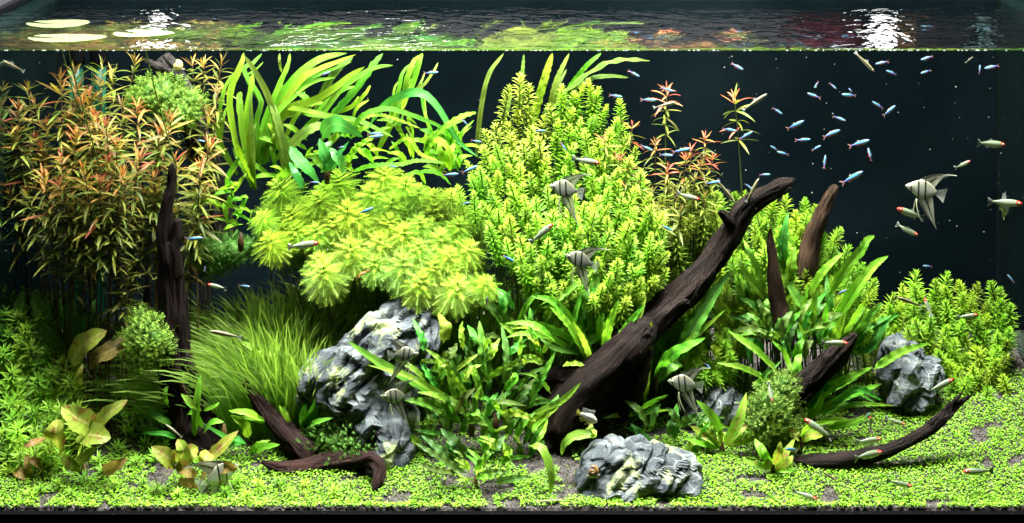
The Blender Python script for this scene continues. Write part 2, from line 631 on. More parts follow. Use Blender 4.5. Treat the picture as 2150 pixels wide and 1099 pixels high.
# substrate: one sheet with a real front edge
nx, ny = 240, 74
mb = MB()
xs = np.linspace(XL + .001, XR - .001, nx + 1)
ys = np.concatenate([[.0025], np.linspace(.003, YB - .001, ny)])
V = np.array([(x, y, -.028 if j == 0 else ground(x, y) + .003 * noise.noise(Vector((x * 60, y * 60, 0)))) for j, y in enumerate(ys) for x in xs])
mb.add(V, grid_faces(ny, nx))
m_soil = plain_mat('dark_soil', (.018, .015, .013), rough=.9, spec=.1, col2=(.055, .048, .044), vscale=90, bump=1.0, bscale=160)
g = link('ground', mb.mesh('ground', [m_soil]), kind='structure')
g['label'] = 'dark aquarium soil sloping up to the back of the tank'

# water surface with a meniscus climbing the front glass
mw, nt, out = new_mat('water_surface')
L = nt.links.new
tc = N(nt, 'ShaderNodeTexCoord')
n1 = N(nt, 'ShaderNodeTexNoise', i_Scale=14.0, i_Detail=2.5, i_Roughness=.55, i_Distortion=.6)
L(tc.outputs['Object'], n1.inputs['Vector'])
n2 = N(nt, 'ShaderNodeTexNoise', i_Scale=62.0, i_Detail=1.0)
L(tc.outputs['Object'], n2.inputs['Vector'])
b1 = N(nt, 'ShaderNodeBump', i_Strength=1.0, i_Distance=.0095)
L(n1.outputs[0], b1.inputs['Height'])
b2 = N(nt, 'ShaderNodeBump', i_Strength=1.0, i_Distance=.0006)
L(n2.outputs[0], b2.inputs['Height'])
L(b1.outputs[0], b2.inputs['Normal'])
gl = N(nt, 'ShaderNodeBsdfGlass', i_IOR=1.33, i_Roughness=.02)
L(b2.outputs[0], gl.inputs['Normal'])
tp = N(nt, 'ShaderNodeBsdfTransparent')
mx = N(nt, 'ShaderNodeMixShader', i_Fac=.18)
L(gl.outputs[0], mx.inputs[1])
L(tp.outputs[0], mx.inputs[2])
L(mx.outputs[0], out.inputs[0])
ys = [0.0005, .001, .002, .0035, .006, .012] + list(np.linspace(.03, YB - .0005, 20))
zs = [ZW + .0065 * math.exp(-(y - .0005) / .0022) for y in ys]
xs = np.linspace(XL + .0005, XR - .0005, 61)
mb = MB()
mb.add([(x, y, z) for y, z in zip(ys, zs) for x in xs], grid_faces(len(ys) - 1, 60))
wo = link('water', mb.mesh('water', [mw]), kind='structure')
wo['label'] = 'rippled water surface seen along the top of the tank'
# bubbles and film caught along the waterline
mb = MB()
for i in range(150):
    x = rng.uniform(XL + .01, XR - .01)
    r = rng.uniform(.0007, .0021) * (1 if x > 1.3 or rng.random() < .3 else .5)
    a = np.arange(8) / 8 * 2 * np.pi
    for_h = rng.uniform(1, 2.6)
    V = [(x, .0004, ZW + .001)] + [(x + math.cos(t) * r * for_h, .0015, ZW + .001 + math.sin(t) * r) for t in a]
    mb.add(V, [(0, 1 + (k + 1) % 8, 1 + k) for k in range(8)])
m_bub = plain_mat('bubble', (.8, .85, .8), rough=.2, spec=.8)
o = link('waterline_bubbles', mb.mesh('waterline_bubbles', [m_bub]), kind='stuff')
o['label'] = 'tiny bubbles caught along the waterline on the front glass'

# the room behind, seen only as reflections in the water
m_wall = plain_mat('room_wall', (.42, .40, .44), rough=.9, col2=(.5, .48, .52), vscale=2)
wl = link('room_wall', box_me('room_wall', (-2.0, 4.2, 2.2, 2.3, -.5, 3.2), m_wall), kind='structure')


def emit_mat(name, col, s):
    m, nt, out = new_mat(name)
    e = N(nt, 'ShaderNodeEmission', i_Strength=s)
    e.inputs[0].default_value = c4(col)
    nt.links.new(e.outputs[0], out.inputs[0])
    return m


m_tube = emit_mat('lit_tube', (1, .98, .95), 9)
m_cool = emit_mat('cool_tube', (.45, .75, .72), .8)
m_curt = plain_mat('burgundy_cloth', (.22, .05, .07), rough=.9)
m_oak = plain_mat('oak', (.30, .17, .08), rough=.6)


def strip_lamp(x, y, z0, z1, wd, mat, label):
    t = thing('strip_lamp', (x, y, z0), label, 'lamp')
    link('housing', box_me('housing', (-wd * .75, wd * .75, .012, .05, 0, z1 - z0), m_black), t)
    V, Fc, UV = tube([(0, 0, .02 + (z1 - z0 - .04) * k / 4) for k in range(5)], wd / 2, 12)
    mb = MB(); mb.add(V, Fc, UV)
    link('lit_tube', mb.mesh('lit_tube', [mat]), t)
    return t


strip_lamp(2.194, 1.6, 1.05, 2.2, .065, m_tube, 'upright white strip lamp mirrored as the bright streak in the water')
strip_lamp(.0, 1.6, 1.05, 2.2, .05, m_tube, 'upright white strip lamp mirrored beside the floating pads')
strip_lamp(2.505, 1.6, 1.05, 2.2, .03, m_cool, 'thin pale teal tube mirrored in the water near the tank end')
m_spark = emit_mat('added_sparkle_tube', (1, .99, .96), 30)  # tube added behind the tank only to make sparkles on the water
t = thing('strip_lamp', (.66, 1.0, 1.27), 'added level white tube that puts sparkles on the rippled water', 'lamp')
link('housing', box_me('housing', (-.24, .24, -.02, .03, .016, .05), m_black), t)
V, Fc, UV = tube([(-.22 + .11 * k, 0, 0) for k in range(5)], .014, 12)
mb = MB(); mb.add(V, Fc, UV)
link('lit_tube', mb.mesh('lit_tube', [m_spark]), t)
cu = thing('curtain', (2.12, 1.75, 1.0), 'burgundy curtain mirrored in the water beside the white streak', 'curtain')
mb = MB()
xs = np.linspace(-.16, .06, 40)
V = [(x, .012 * math.sin(x * 150), z) for z in (0.0, .7, 1.5) for x in xs]
V += [(x, .012 * math.sin(x * 150) + .006, z) for z in (0.0, .7, 1.5) for x in xs]
mb.add(V, grid_faces(2, 39) + [tuple(i + 120 for i in f[::-1]) for f in grid_faces(2, 39)])
link('cloth', mb.mesh('cloth', [m_curt]), cu)
po = thing('wooden_post', (2.285, 1.7, 0), 'brown wooden post mirrored in the water right beside the white streak', 'post')
link('shaft', box_me('shaft', (-.035, .035, 0, .05, 0, 2.4), m_oak), po)
link('cap', box_me('cap', (-.045, .045, -.01, .06, 2.401, 2.44), m_oak), po)

# ------------------------------------------------------------------ driftwood


def wood_tube(mb, pts, rads, seed, seg=18, step=.0055, mat=0, rag=.25, taper_end=True):
    pts = np.array(pts, float)
    L = np.sum(np.linalg.norm(np.diff(pts, axis=0), axis=1))
    n = max(10, int(L / step))
    C = catmull(pts, n)
    rr = np.interp(np.linspace(0, len(rads) - 1, n + 1), np.arange(len(rads)), rads)
    V, Fc, UV = tube(C, rr, seg)
    V = V.reshape(n + 1, seg, 3)
    for i in range(n + 1):
        for j in range(seg):
            d = V[i, j] - C[i]
            a = j / seg * 2 * math.pi
            ca, sa = math.cos(a), math.sin(a)
            low = noise.noise(Vector((ca * .9 + seed, sa * .9, i * step / max(.03, rr.max() * 2.4) + seed)))
            ridge = noise.noise(Vector((ca * 3.2 + seed * 3, sa * 3.2, i * step * 7)))
            ridge = 1 - abs(ridge) * 2.2
            fine = noise.noise(Vector((ca * 7 + seed, sa * 7, i * step * 30)))
            crack = max(0, 1 - abs(noise.noise(Vector((ca * 2.1 + seed * 2, sa * 2.1, i * step * 3.5 + seed)))) * 11)
            V[i, j] = C[i] + d * .84 * (1 - .24 * crack + rag * 1.7 * low + rag * .6 * (ridge - .4) + rag * .45 * fine)
    if taper_end:
        V[-1] = C[-1] + (V[-1] - C[-1]) * .55
        V[0] = C[0] + (V[0] - C[0]) * .8
    mb.add(V.reshape(-1, 3), Fc, UV, mat)


def wood(name, label, parts, mat, base):
    """parts: list of (part name, [[(px, py, Y, r_px)...], ...])"""
    t = thing(name, base, label, 'driftwood')
    for k, (pn, tubes) in enumerate(parts):
        mb = MB()
        for q, tb in enumerate(tubes):
            pts = [P(a, b, y) for a, b, y, r in tb]
            rads = [r / 1000 * (1 + y / D) for a, b, y, r in tb]
            wood_tube(mb, pts, rads, 1.7 * k + .9 * q + len(label) * .37, seg=34 if max(rads) > .03 else 22)
        link(pn, mb.mesh(pn, [mat]), t, Matrix.Translation(-Vector(base)))
    return t


wood('driftwood', 'dark driftwood trunk leaning up to the broken arm in the middle of the tank', [
    ('trunk', [[(1120, 965, .25, 52), (1165, 915, .25, 64), (1215, 850, .24, 62), (1275, 785, .23, 56), (1325, 725, .22, 44), (1355, 690, .22, 30), (1366, 672, .22, 13)],
               [(1060, 800, .36, 16), (1130, 800, .33, 30), (1200, 805, .30, 42), (1270, 790, .27, 45)],
               [(1290, 880, .25, 22), (1330, 800, .24, 34), (1352, 740, .235, 26), (1358, 700, .23, 10)]]),
    ('branch', [[(1235, 800, .27, 40), (1330, 715, .29, 40), (1400, 650, .31, 38), (1455, 600, .32, 37), (1500, 545, .33, 32), (1530, 495, .33, 30), (1560, 450, .33, 27),
                 (1592, 418, .33, 22), (1630, 395, .33, 19), (1655, 384, .33, 12), (1670, 376, .33, 4)], [(1600, 412, .33, 13), (1630, 402, .325, 12), (1650, 398, .322, 9), (1662, 396, .32, 3)],
                [(1440, 640, .30, 16), (1470, 600, .295, 14), (1500, 565, .295, 5)], [(1560, 440, .31, 7), (1572, 412, .305, 6), (1590, 388, .305, 2)]]),
    ('stub', [[(1545, 478, .325, 16), (1528, 462, .31, 15), (1518, 450, .305, 11), (1511, 443, .30, 6)], ]),
    ('knot', [[(1400, 668, .31, 20), (1425, 645, .29, 17), (1447, 630, .285, 8)]]),
], M['wood'], F(1165, 940))

wood('driftwood', 'black upright forked driftwood standing among the copper stem plants', [
    ('trunk', [[(425, 950, .24, 60), (408, 895, .25, 56), (395, 850, .25, 52), (375, 790, .24, 46), (368, 720, .24, 38), (362, 650, .24, 33), (358, 590, .24, 31), (356, 540, .24, 27), (348, 505, .24, 20)],
               [(440, 830, .28, 30), (400, 800, .25, 34), (375, 740, .245, 30)]]),
    ('prong', [[(348, 525, .24, 21), (345, 480, .24, 19), (351, 430, .24, 15), (358, 395, .24, 12), (361, 365, .24, 11), (361, 343, .24, 5)]]),
    ('prong', [[(368, 585, .23, 16), (368, 530, .23, 15), (371, 490, .23, 13), (372, 458, .23, 8)]]),
    ('splinter', [[(312, 720, .29, 9), (309, 650, .29, 11), (311, 600, .29, 6)]]),
], M['wood'], F(385, 850))

wood('driftwood', 'reddish dark driftwood with a raised snout and hooked root on the front carpet', [
    ('snout', [[(514, 803, .23, 8), (530, 830, .23, 15), (560, 868, .22, 20), (595, 905, .20, 25), (630, 940, .18, 30), (660, 965, .17, 26)]]),
    ('root', [[(548, 970, .13, 5), (585, 982, .13, 12), (640, 985, .14, 20), (695, 975, .15, 28), (745, 965, .14, 22), (780, 965, .11, 20), (796, 985, .09, 17), (792, 1012, .07, 14), (783, 1034, .055, 6)]]),
], M['wood_red'], F(660, 985))

wood('driftwood', 'long thin black branch curving along the carpet with a forked tip', [
    ('branch', [[(1668, 968, .17, 10), (1700, 968, .16, 17), (1760, 966, .15, 19), (1830, 955, .15, 18), (1895, 933, .16, 15), (1945, 905, .17, 15), (1985, 875, .18, 12), (2012, 850, .19, 8), (2040, 829, .19, 3)]]),
    ('twig', [[(1950, 895, .17, 10), (1985, 862, .18, 8), (2008, 838, .185, 5), (2021, 824, .19, 2)]]),
], M['wood'], F(1760, 980))

wood('driftwood', 'thick dark branch slanting over the moss ball among fern leaves', [
    ('branch', [[(1628, 872, .26, 26), (1668, 835, .25, 34), (1710, 795, .24, 33), (1750, 755, .23, 27), (1780, 722, .225, 16), (1798, 700, .22, 7)]]),
    ('stub', [[(1650, 850, .25, 28), (1625, 895, .25, 24), (1610, 915, .25, 14)]]),
], M['wood'], F(1640, 905))

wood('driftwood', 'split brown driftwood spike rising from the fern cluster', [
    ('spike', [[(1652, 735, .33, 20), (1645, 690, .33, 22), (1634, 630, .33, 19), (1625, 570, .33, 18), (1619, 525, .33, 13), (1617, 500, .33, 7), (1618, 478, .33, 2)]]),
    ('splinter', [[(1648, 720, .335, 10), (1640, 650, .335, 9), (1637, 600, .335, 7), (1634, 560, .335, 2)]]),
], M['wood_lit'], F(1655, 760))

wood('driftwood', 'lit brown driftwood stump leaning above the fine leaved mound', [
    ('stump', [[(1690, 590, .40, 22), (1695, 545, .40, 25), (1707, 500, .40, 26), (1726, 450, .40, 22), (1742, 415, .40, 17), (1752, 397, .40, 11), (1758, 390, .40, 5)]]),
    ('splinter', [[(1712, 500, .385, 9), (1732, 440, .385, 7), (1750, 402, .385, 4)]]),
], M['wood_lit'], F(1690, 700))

wood('driftwood', 'grey driftwood limb with moss leaning at the back among copper plants', [
    ('limb', [[(340, 118, .50, 14), (362, 150, .50, 26), (385, 200, .50, 30), (405, 260, .50, 30), (430, 340, .50, 32), (455, 420, .50, 34), (470, 480, .50, 30), (480, 560, .50, 36)]]),
    ('stub', [[(375, 170, .49, 14), (340, 145, .47, 13), (305, 128, .46, 8)]]),
], M['wood_grey'], F(480, 640))

# ------------------------------------------------------------------ stones


def rock(label, poly, y0, thick, mat, seed, amp=.014, lean=.34):
    """closed stone whose silhouette follows poly (pixels) at depth y0"""
    import bmesh
    cx = sum(p[0] for p in poly) / len(poly)
    cy = sum(p[1] for p in poly) / len(poly)
    bm = bmesh.new()
    bmesh.ops.create_icosphere(bm, subdivisions=6 if max(p[0] for p in poly) - cx > 90 else 5, radius=1)
    k = (1 + y0 / D) / 1000
    pv = [((x - cx) * k, -(y - cy) * k) for x, y in poly]

    def ray(a):
        dx, dz = math.cos(a), math.sin(a)
        best = 0
        for i in range(len(pv)):
            x1, z1 = pv[i - 1]
            x2, z2 = pv[i]
            den = dx * (z2 - z1) - dz * (x2 - x1)
            if abs(den) < 1e-12:
                continue
            r = (x1 * (z2 - z1) - z1 * (x2 - x1)) / den
            u = (x1 * dz - z1 * dx) / den
            if r > 0 and 0 <= u <= 1:
                best = max(best, r)
        return best
    c = P(cx, cy, y0)
    off = Vector((seed * 3.1, seed * 1.7, seed * .9))
    for v in bm.verts:
        x, y, z = v.co
        a = math.atan2(z, x)
        rin = min(1, math.hypot(x, z))
        rad = ray(a) * (1 - (1 - rin) ** 1.6) ** .8
        p = Vector((math.cos(a) * rad, y * thick * (1 - .25 * rin), math.sin(a) * rad))
        n = Vector((x, y * 1.4, z)).normalized()
        q = p + off
        # sharp strata slanting across the stone + facets
        s = Vector((q.x * .6 + q.z * .8, q.y, q.z * .6 - q.x * .8))
        d1 = noise.voronoi(Vector((s.x * 9, s.y * 12, s.z * 26)))[0]
        d2 = noise.voronoi(Vector((q.x * 30, q.y * 30, q.z * 30)))[0]
        d3 = noise.voronoi(Vector((s.x * 17, s.y * 17, s.z * 30)))[0]
        f = (d1[1] - d1[0]) * 1.0 + (d2[1] - d2[0]) * .35 - .5 - .55 * math.exp(-((d1[1] - d1[0]) / .12) ** 2) - .25 * math.exp(-((d3[1] - d3[0]) / .12) ** 2) + .7 * noise.noise(Vector((s.x * 12, s.y * 12, s.z * 34))) + .45 * noise.noise(q * 46) + .5 * (1 - 2.2 * abs(noise.noise(q * 24)))
        f += noise.noise(q * 7) * 1.5
        f += (1 - abs(noise.noise(Vector((s.x * 5, s.y * 10, s.z * 22)))) * 2.4) * .4
        f = max(-1.5, min(1.1, f))
        v.co = p + n * amp * f
        v.co.y += lean * (p.z if p.z < 0 else p.z * .6)
    me = bpy.data.meshes.new('rock')
    bm.to_mesh(me)
    bm.free()
    me.materials.append(mat)
    me.polygons.foreach_set('use_smooth', np.full(len(me.polygons), False))
    o = link('rock', me, mat4=Matrix.Translation(c))
    tag(o, label, 'rock')
    return o


rock('largest pale veined stone sloping beside the grass under the feathery plants',
     [(622, 800), (645, 770), (700, 728), (760, 690), (800, 660), (838, 640), (870, 645), (905, 655), (922, 690), (908, 740), (880, 790), (868, 840), (872, 890), (868, 940), (850, 978), (812, 975), (786, 935), (752, 898), (700, 868), (655, 848), (630, 836)],
     .25, .085, M['rock'], 1.3, .017)
rock('low pale veined stone resting on the front soil before the main trunk',
     [(1202, 1040), (1206, 1000), (1222, 965), (1246, 942), (1285, 928), (1320, 936), (1345, 930), (1385, 948), (1415, 955), (1450, 962), (1472, 985), (1470, 1020), (1452, 1042), (1340, 1050), (1240, 1048)],
     .085, .06, M['rock'], 2.2, .0115)
rock('dark stone between the main trunk and the moss ball',
     [(1418, 890), (1440, 840), (1470, 806), (1500, 794), (1535, 806), (1558, 842), (1552, 880), (1510, 900), (1460, 902)], .33, .06, M['rock_dark'], 3.4)
rock('dark craggy stone at the foot of the fine leaved plants by the tank end',
     [(1842, 760), (1858, 722), (1890, 712), (1925, 722), (1940, 745), (1975, 762), (1985, 800), (1962, 838), (1900, 848), (1850, 832)], .40, .06, M['rock_dark'], 4.1, .016)
rock('smooth grey stone behind the lilies and left moss clump',
     [(186, 705), (196, 672), (222, 652), (262, 654), (285, 672), (282, 712), (240, 728), (200, 725)], .42, .05, M['rock_dark'], 5.3, .006)

# ------------------------------------------------------------------ filter pipes
m_pipe = plain_mat('green_pipe', (.002, .05, .028), rough=.45, spec=.2, col2=(.003, .068, .038), vscale=9)
for px, y, lab in ((160, .50, 'green filter pipe nearest the glass end wall'), (207, .49, 'green filter pipe beside the grey driftwood limb')):
    t = thing('filter_pipe', P(px, 560, y), lab + ' at the back', 'pipe')
    top = P(px, 100, y)
    z0 = ground(top.x, y)
    t.location = (top.x, y, z0)
    for nm, a, b, r, mt in (('pipe', 0, .955, .017, m_pipe), ('collar', .95, 1.0, .021, m_black), ('strainer', .0, .12, .021, m_black)):
        h = top.z - z0
        V, Fc, UV = tube([(0, 0, h * (a + (b - a) * q / 6)) for q in range(7)], r, 20)
        if nm == 'pipe':
            V2, F2, U2 = tube([(0, 0, h * .80), (0, 0, h * 1.1)], r * .98, 20)
        mb = MB(); mb.add(V, Fc, UV)
        link(nm, mb.mesh(nm, [mt]), t)
# ------------------------------------------------------------------ shoots made of a stem and a whorled head


def blade(L, W, th0, droop, n=4, m=2, fold=.25, prof='lance', wave=0.):
    C = leaf_curve(L, th0, droop, n)
    return ribbon(C, W, (0, 0, 1), prof, m, fold, wave)


def whorl_head(seed, H, gap, nl, L, W, elev0, elev1, droop, top_shrink=.35, prof='lance', n=4, m=2, three=False):
    """column of whorls from z=-H to 0; elev0: leaf angle at the bottom, elev1 near the tip"""
    r = random.Random(seed)
    mb = MB()
    z = -H
    k = 0
    while z < -.001:
        t = 1 + z / H
        s = 1 - (1 - top_shrink) * max(0, (t - .6) / .4) ** 1.5
        e = elev0 + (elev1 - elev0) * max(0, (t - .35) / .65) ** 1.4
        a0 = (k % 2) * math.pi / nl + r.uniform(-.15, .15)
        for i in range(nl):
            ll = L * s * r.uniform(.82, 1.12)
            V, Fc, UV = blade(ll, W * (.6 + .4 * s) * r.uniform(.85, 1.15), e + r.uniform(-.15, .15), droop * r.uniform(.6, 1.4), n, m, prof=prof)
            A = Matrix.Translation((0, 0, z + r.uniform(-.001, .001))) @ rotz(a0 + i * 2 * math.pi / nl + r.uniform(-.16, .16)) @ rotx(r.uniform(-.3, .3))
            mb.add(xf(V, A), Fc, UV, 2 if t > .78 and three else 0)
        z += gap * (1 - .55 * t)
        k += 1
    V, Fc, UV = tube([(0, 0, -H + H * q / 4 * .98) for q in range(5)], [W * .16 + .0009] * 5, 5)
    mb.add(V, Fc, UV, 1)
    return mb


def feather_head(seed, H=.050, nw=5, L=.050):
    r = random.Random(seed)
    mb = MB()
    for k in range(nw + 3):
        t = k / (nw + 2)
        z = -H * (1 - t) ** .8
        nl = 13 if k < nw else 8
        s = (.85 + .3 * math.sin(t * 3)) * (1 - .62 * max(0, t - .55) / .45)
        e = -.30 + 1.35 * t ** 1.3
        for i in range(nl):
            ll = L * s * r.uniform(.85, 1.1)
            C = leaf_curve(ll, e + r.uniform(-.15, .15), r.uniform(.35, .75), 5)
            V = []
            Fc = []
            UV = []
            hw = .0007
            for q, c in enumerate(C):
                V += [(c[0], -hw, c[2]), (c[0], hw, c[2])]
                UV += [(.4, q / 5), (.6, q / 5)]
                if q:
                    b = 2 * q
                    Fc.append((b - 2, b - 1, b + 1, b))
            npn = 13
            for q in range(npn):
                u = .10 + .86 * q / (npn - 1)
                f = u * 5
                i0 = min(4, int(f))
                c = C[i0] * (1 - f + i0) + C[i0 + 1] * (f - i0)
                pl = ll * .30 * math.sin(math.pi * (u * .82 + .14)) + ll * .02
                for sg in (-1, 1):
                    an = 1.0 + r.uniform(-.12, .12)
                    dx, dy = math.cos(an) * pl, math.sin(an) * pl * sg
                    dz = pl * r.uniform(-.1, .22)
                    b = len(V)
                    ww = .00052
                    V += [(c[0] - ww, 0, c[2]), (c[0] + ww, 0, c[2]), (c[0] + dx, dy, c[2] + dz)]
                    UV += [(.4, u), (.6, u), (.9, u)]
                    Fc.append((b, b + 1, b + 2))
            A = Matrix.Translation((0, 0, z)) @ rotz(i * 2 * math.pi / nl + k * .37 + r.uniform(-.12, .12))
            mb.add(xf(V, A), Fc, UV, 2 if k > nw - 1 else 0)
    V, Fc, UV = tube([(0, 0, -H * 1.3 + H * 1.25 * q / 4) for q in range(5)], .0013, 5)
    mb.add(V, Fc, UV, 1)
    return mb


def stem_me(base, head, dirv, r0=.0016):
    b, h, d = Vector(base), Vector(head), Vector(dirv).normalized()
    L = (h - b).length
    c1 = h - d * L * .4
    pts = []
    for q in range(8):
        t = q / 7
        pts.append(b * (1 - t) ** 2 + c1 * 2 * t * (1 - t) + h * t * t - b)
    V, Fc, UV = tube(pts, r0, 5)
    mb = MB()
    mb.add(V, Fc, UV)
    return mb


def shoot(name, head_me, H, px, py, y, tilt, scale, label, group, stem_mat, cat='plant', dx=0., seed=0, r0=.0016):
    r = random.Random(seed * 77 + int(px * 13 + py * 7))
    h = P(px, py, y)
    d = Vector((tilt[0], tilt[1], 1)).normalized()
    by = min(YB - .02, max(.012, y + .03))
    bx = min(XR - .03, max(XL + .03, h.x - tilt[0] * .08 + dx + r.uniform(-.02, .02)))
    b = Vector((bx, by, ground(bx, by) - .003))
    t = thing(name, b, label, cat, group)
    A = Matrix.Translation(h - b) @ align_z(d) @ rotz(r.uniform(0, 6.28)) @ Matrix.Scale(scale, 4)
    low = h - d * H * scale * .96
    if low.z < b.z + .004:
        low = h - d * max(.004, (h.z - b.z) * .5)
    link('stem', stem_me(b, low, d, r0).mesh('stem', [stem_mat], origin=None), t)
    link('foliage', head_me, t, A, kind='stuff')
    return t


def protos(fn, mats, n=4):
    return [fn(i).mesh('foliage', mats) for i in range(n)]


H_ROT = .115
P_ROT = protos(lambda i: whorl_head(10 + i, H_ROT, .0088 + .0005 * i, 5 + i % 3, .0215 + .0018 * (i % 5), .0040 + .00025 * (i % 4), .32, 1.15, .5, three=True), [G['rotala'], G['stem'], G['rotala_young']], 8)
P_YEL = protos(lambda i: whorl_head(30 + i, H_ROT, .0115, 5, .030, .0048, .35, 1.15, .6), [G['rotala_yellow'], G['stem']], 3)
P_FIN = protos(lambda i: whorl_head(50 + i, .10, .0080 + .0006 * (i % 4), 6 + i % 3, .0225 + .0022 * (i % 4), .0034, .25, 1.2, .45), [G['fine'], G['stem']], 7)
P_STAR = protos(lambda i: whorl_head(70 + i, .085, .0150, 6, .036, .0050, .15, 1.0, .35, top_shrink=.55), [G['starry'], G['stem']], 4)
P_LIM = protos(lambda i: feather_head(90 + i), [G['limno'], G['stem'], G['limno_young']], 4)

# bright whorled mound in the middle
def zone(x, y):
    if y < 290:
        w_ = 'on the peak of the tall central mound'
    elif x < 1100:
        w_ = 'on the flank of the central mound beside the feathery dome'
    elif x > 1290:
        w_ = 'on the flank of the central mound under the rusty plants'
    elif y < 400:
        w_ = 'between the mound peak and the upper angelfish'
    elif y < 510:
        w_ = 'in the heart of the mound between the two angelfish'
    else:
        w_ = 'on the shaded foot of the mound round the lower angelfish'
    return 'bright whorled shoot ' + w_, 'whorled shoots ' + w_


def zone3(x, y):
    w_ = 'in the far corner touching the end glass' if x > 2050 else ('along the top of the tank end bush' if y < 640 else ('right beside the dark craggy stone' if x < 1985 else 'low at the bush foot above the forked twig tip'))
    return 'olive green fine leaved shoot ' + w_, 'fine leaved shoots ' + w_


def zone4(x, y):
    w_ = 'at the top of the dim bank under the broad leaves' if y < 720 else ('in the middle of the dim bank beside the bronze lily pair' if y < 860 else 'low in the dim corner beside the largest lily')
    return 'light green starry shoot ' + w_, 'starry shoots ' + w_


def zone2(x, y):
    if x < 1420:
        w_ = 'under the dark gap between central mound and slanting trunk'
    elif y < 520 and x < 1580:
        w_ = 'behind the knobbly end of the main arm'
    elif y < 520:
        w_ = 'around the lit brown stump'
    elif x > 1740:
        w_ = 'on the slope facing the dark open water'
    elif x < 1560:
        w_ = 'along the underside of the main arm above the dark stone'
    else:
        w_ = 'behind the split wooden spike'
    return 'fine leaved green shoot ' + w_, 'fine leaved shoots ' + w_


poly = [(1035, 245), (1080, 225), (1150, 215), (1225, 175), (1262, 200), (1312, 232), (1330, 290), (1345, 340), (1385, 425), (1412, 480), (1405, 560), (1365, 625),
        (1180, 630), (1110, 575), (1055, 520), (1000, 452), (955, 388), (972, 340), (1005, 290)]
for i, (x, y) in enumerate(sample_poly(poly, 25, 3)):
    dep = np.interp(y, [180, 330, 450, 620], [.50, .40, .31, .26]) + rng.uniform(-.015, .015)
    tx = (x - 1180) / 330 + rng.uniform(-.25, .25)
    ty = -np.interp(y, [180, 400, 620], [.05, .35, .75]) + rng.uniform(-.2, .2)
    if y < 300 and x < 1160:
        shoot('stem_shoot', P_YEL[i % 3], H_ROT, x, y, dep, (tx * .5, ty), rng.uniform(.85, 1.1),
              'yellowish narrow leaved shoot atop the bright central mound below the waterline', 'yellowish shoots topping the mound', G['stem'], seed=i)
    else:
        shoot('stem_shoot', P_ROT[i % 8], H_ROT, x, y, dep, (tx * .6 + rng.gauss(0, .15), ty), rng.uniform(.68, 1.15),
              *zone(x, y), G['stem'], seed=i)
for k, (x, y, s) in enumerate([(1092, 155, .95), (1070, 180, .85), (1112, 178, .9), (1235, 168, 1.0), (1180, 180, .9), (1258, 185, .9), (1300, 205, 1.1), (1205, 195, .9)]):
    yel = x < 1130
    shoot('stem_shoot', (P_YEL if yel else P_ROT)[k % 3], H_ROT, x, y, .48, (rng.uniform(-.2, .3), -.1), s,
          *(('yellowish narrow leaved shoot atop the bright central mound below the waterline', 'yellowish shoots topping the mound') if yel else zone(x, y)), G['stem'], seed=k + 500)

# olive shoots filling the foot of the rusty clump
poly = [(1318, 380), (1400, 372), (1500, 372), (1512, 420), (1480, 450), (1400, 485), (1330, 450)]
for i, (x, y) in enumerate(sample_poly(poly, 25, 15)):
    shoot('stem_shoot', P_YEL[i % 3], H_ROT, x, y, .43 - (y - 370) / 1500, (rng.uniform(-.3, .3), -.25), rng.uniform(.75, .95),
          'yellow olive narrow leaved shoot filling the foot of the rusty clump', 'olive shoots in the rusty clump', G['stem'], seed=i + 2500)
# fine leaved mound behind the main branch
poly = [(1395, 480), (1470, 425), (1515, 408), (1570, 395), (1640, 402), (1695, 408), (1735, 460), (1765, 480), (1800, 530), (1835, 575), (1850, 640), (1835, 700), (1740, 640),
        (1600, 640), (1550, 720), (1500, 790), (1452, 775), (1400, 690), (1335, 700), (1310, 640), (1330, 610), (1390, 560)]
for i, (x, y) in enumerate(sample_poly(poly, 21, 5)):
    dep = np.interp(y, [400, 520, 650, 790], [.48, .40, .345, .29]) + rng.uniform(-.015, .015)
    tx = (x - 1600) / 350 + rng.uniform(-.3, .3)
    ty = -np.interp(y, [400, 600, 790], [.15, .5, .85]) + rng.uniform(-.2, .2)
    shoot('fine_shoot', P_FIN[i % 7], .10, x, y, dep, (tx * .7, ty), rng.uniform(.75, 1.15),
          *zone2(x, y), G['stem'], seed=i)
poly = [(1850, 640), (1862, 600), (1905, 590), (1925, 568), (1945, 590), (1985, 572), (2020, 580), (2060, 596), (2083, 592), (2120, 600), (2128, 690), (2110, 790), (2075, 822), (2000, 800), (1985, 755), (1930, 700), (1880, 690)]
for i, (x, y) in enumerate(sample_poly(poly, 23, 6)):
    dep = np.interp(y, [570, 650, 740, 815], [.56, .52, .47, .42]) + rng.uniform(-.015, .015)
    shoot('fine_shoot', P_FIN[i % 7], .10, x, y, dep, (rng.uniform(-.45, .35), -np.interp(y, [570, 815], [.15, .6])), rng.uniform(.95, 1.25),
          *zone3(x, y), G['stem'], seed=i + 900)
poly = [(1725, 650), (1800, 640), (1860, 650), (1850, 745), (1770, 740), (1725, 710)]
for i, (x, y) in enumerate(sample_poly(poly, 22, 26)):
    shoot('fine_shoot', P_FIN[i % 7], .10, x, y, .46, (rng.uniform(-.3, .3), -.4), rng.uniform(.75, 1.), 'shaded fine leaved shoot in the hollow between fern cluster and craggy stone', 'fine shoots in the hollow', G['stem'], seed=i + 2700)
for k, (x, y, s, lab) in enumerate([(1912, 868, .8, 'lone small fine leaved sprig below the craggy stone, nearer the trunk'), (1945, 862, .7, 'lone small fine leaved sprig below the craggy stone, nearer the forked tip'),
                                    (1848, 818, .75, 'lone fine leaved sprig beside the craggy stone')]):
    shoot('fine_shoot', P_FIN[k % 4], .06, x, y - 22, FY(x, y) - .01, (rng.uniform(-.2, .2), -.3), s, lab, None, G['stem'], seed=k + 950)

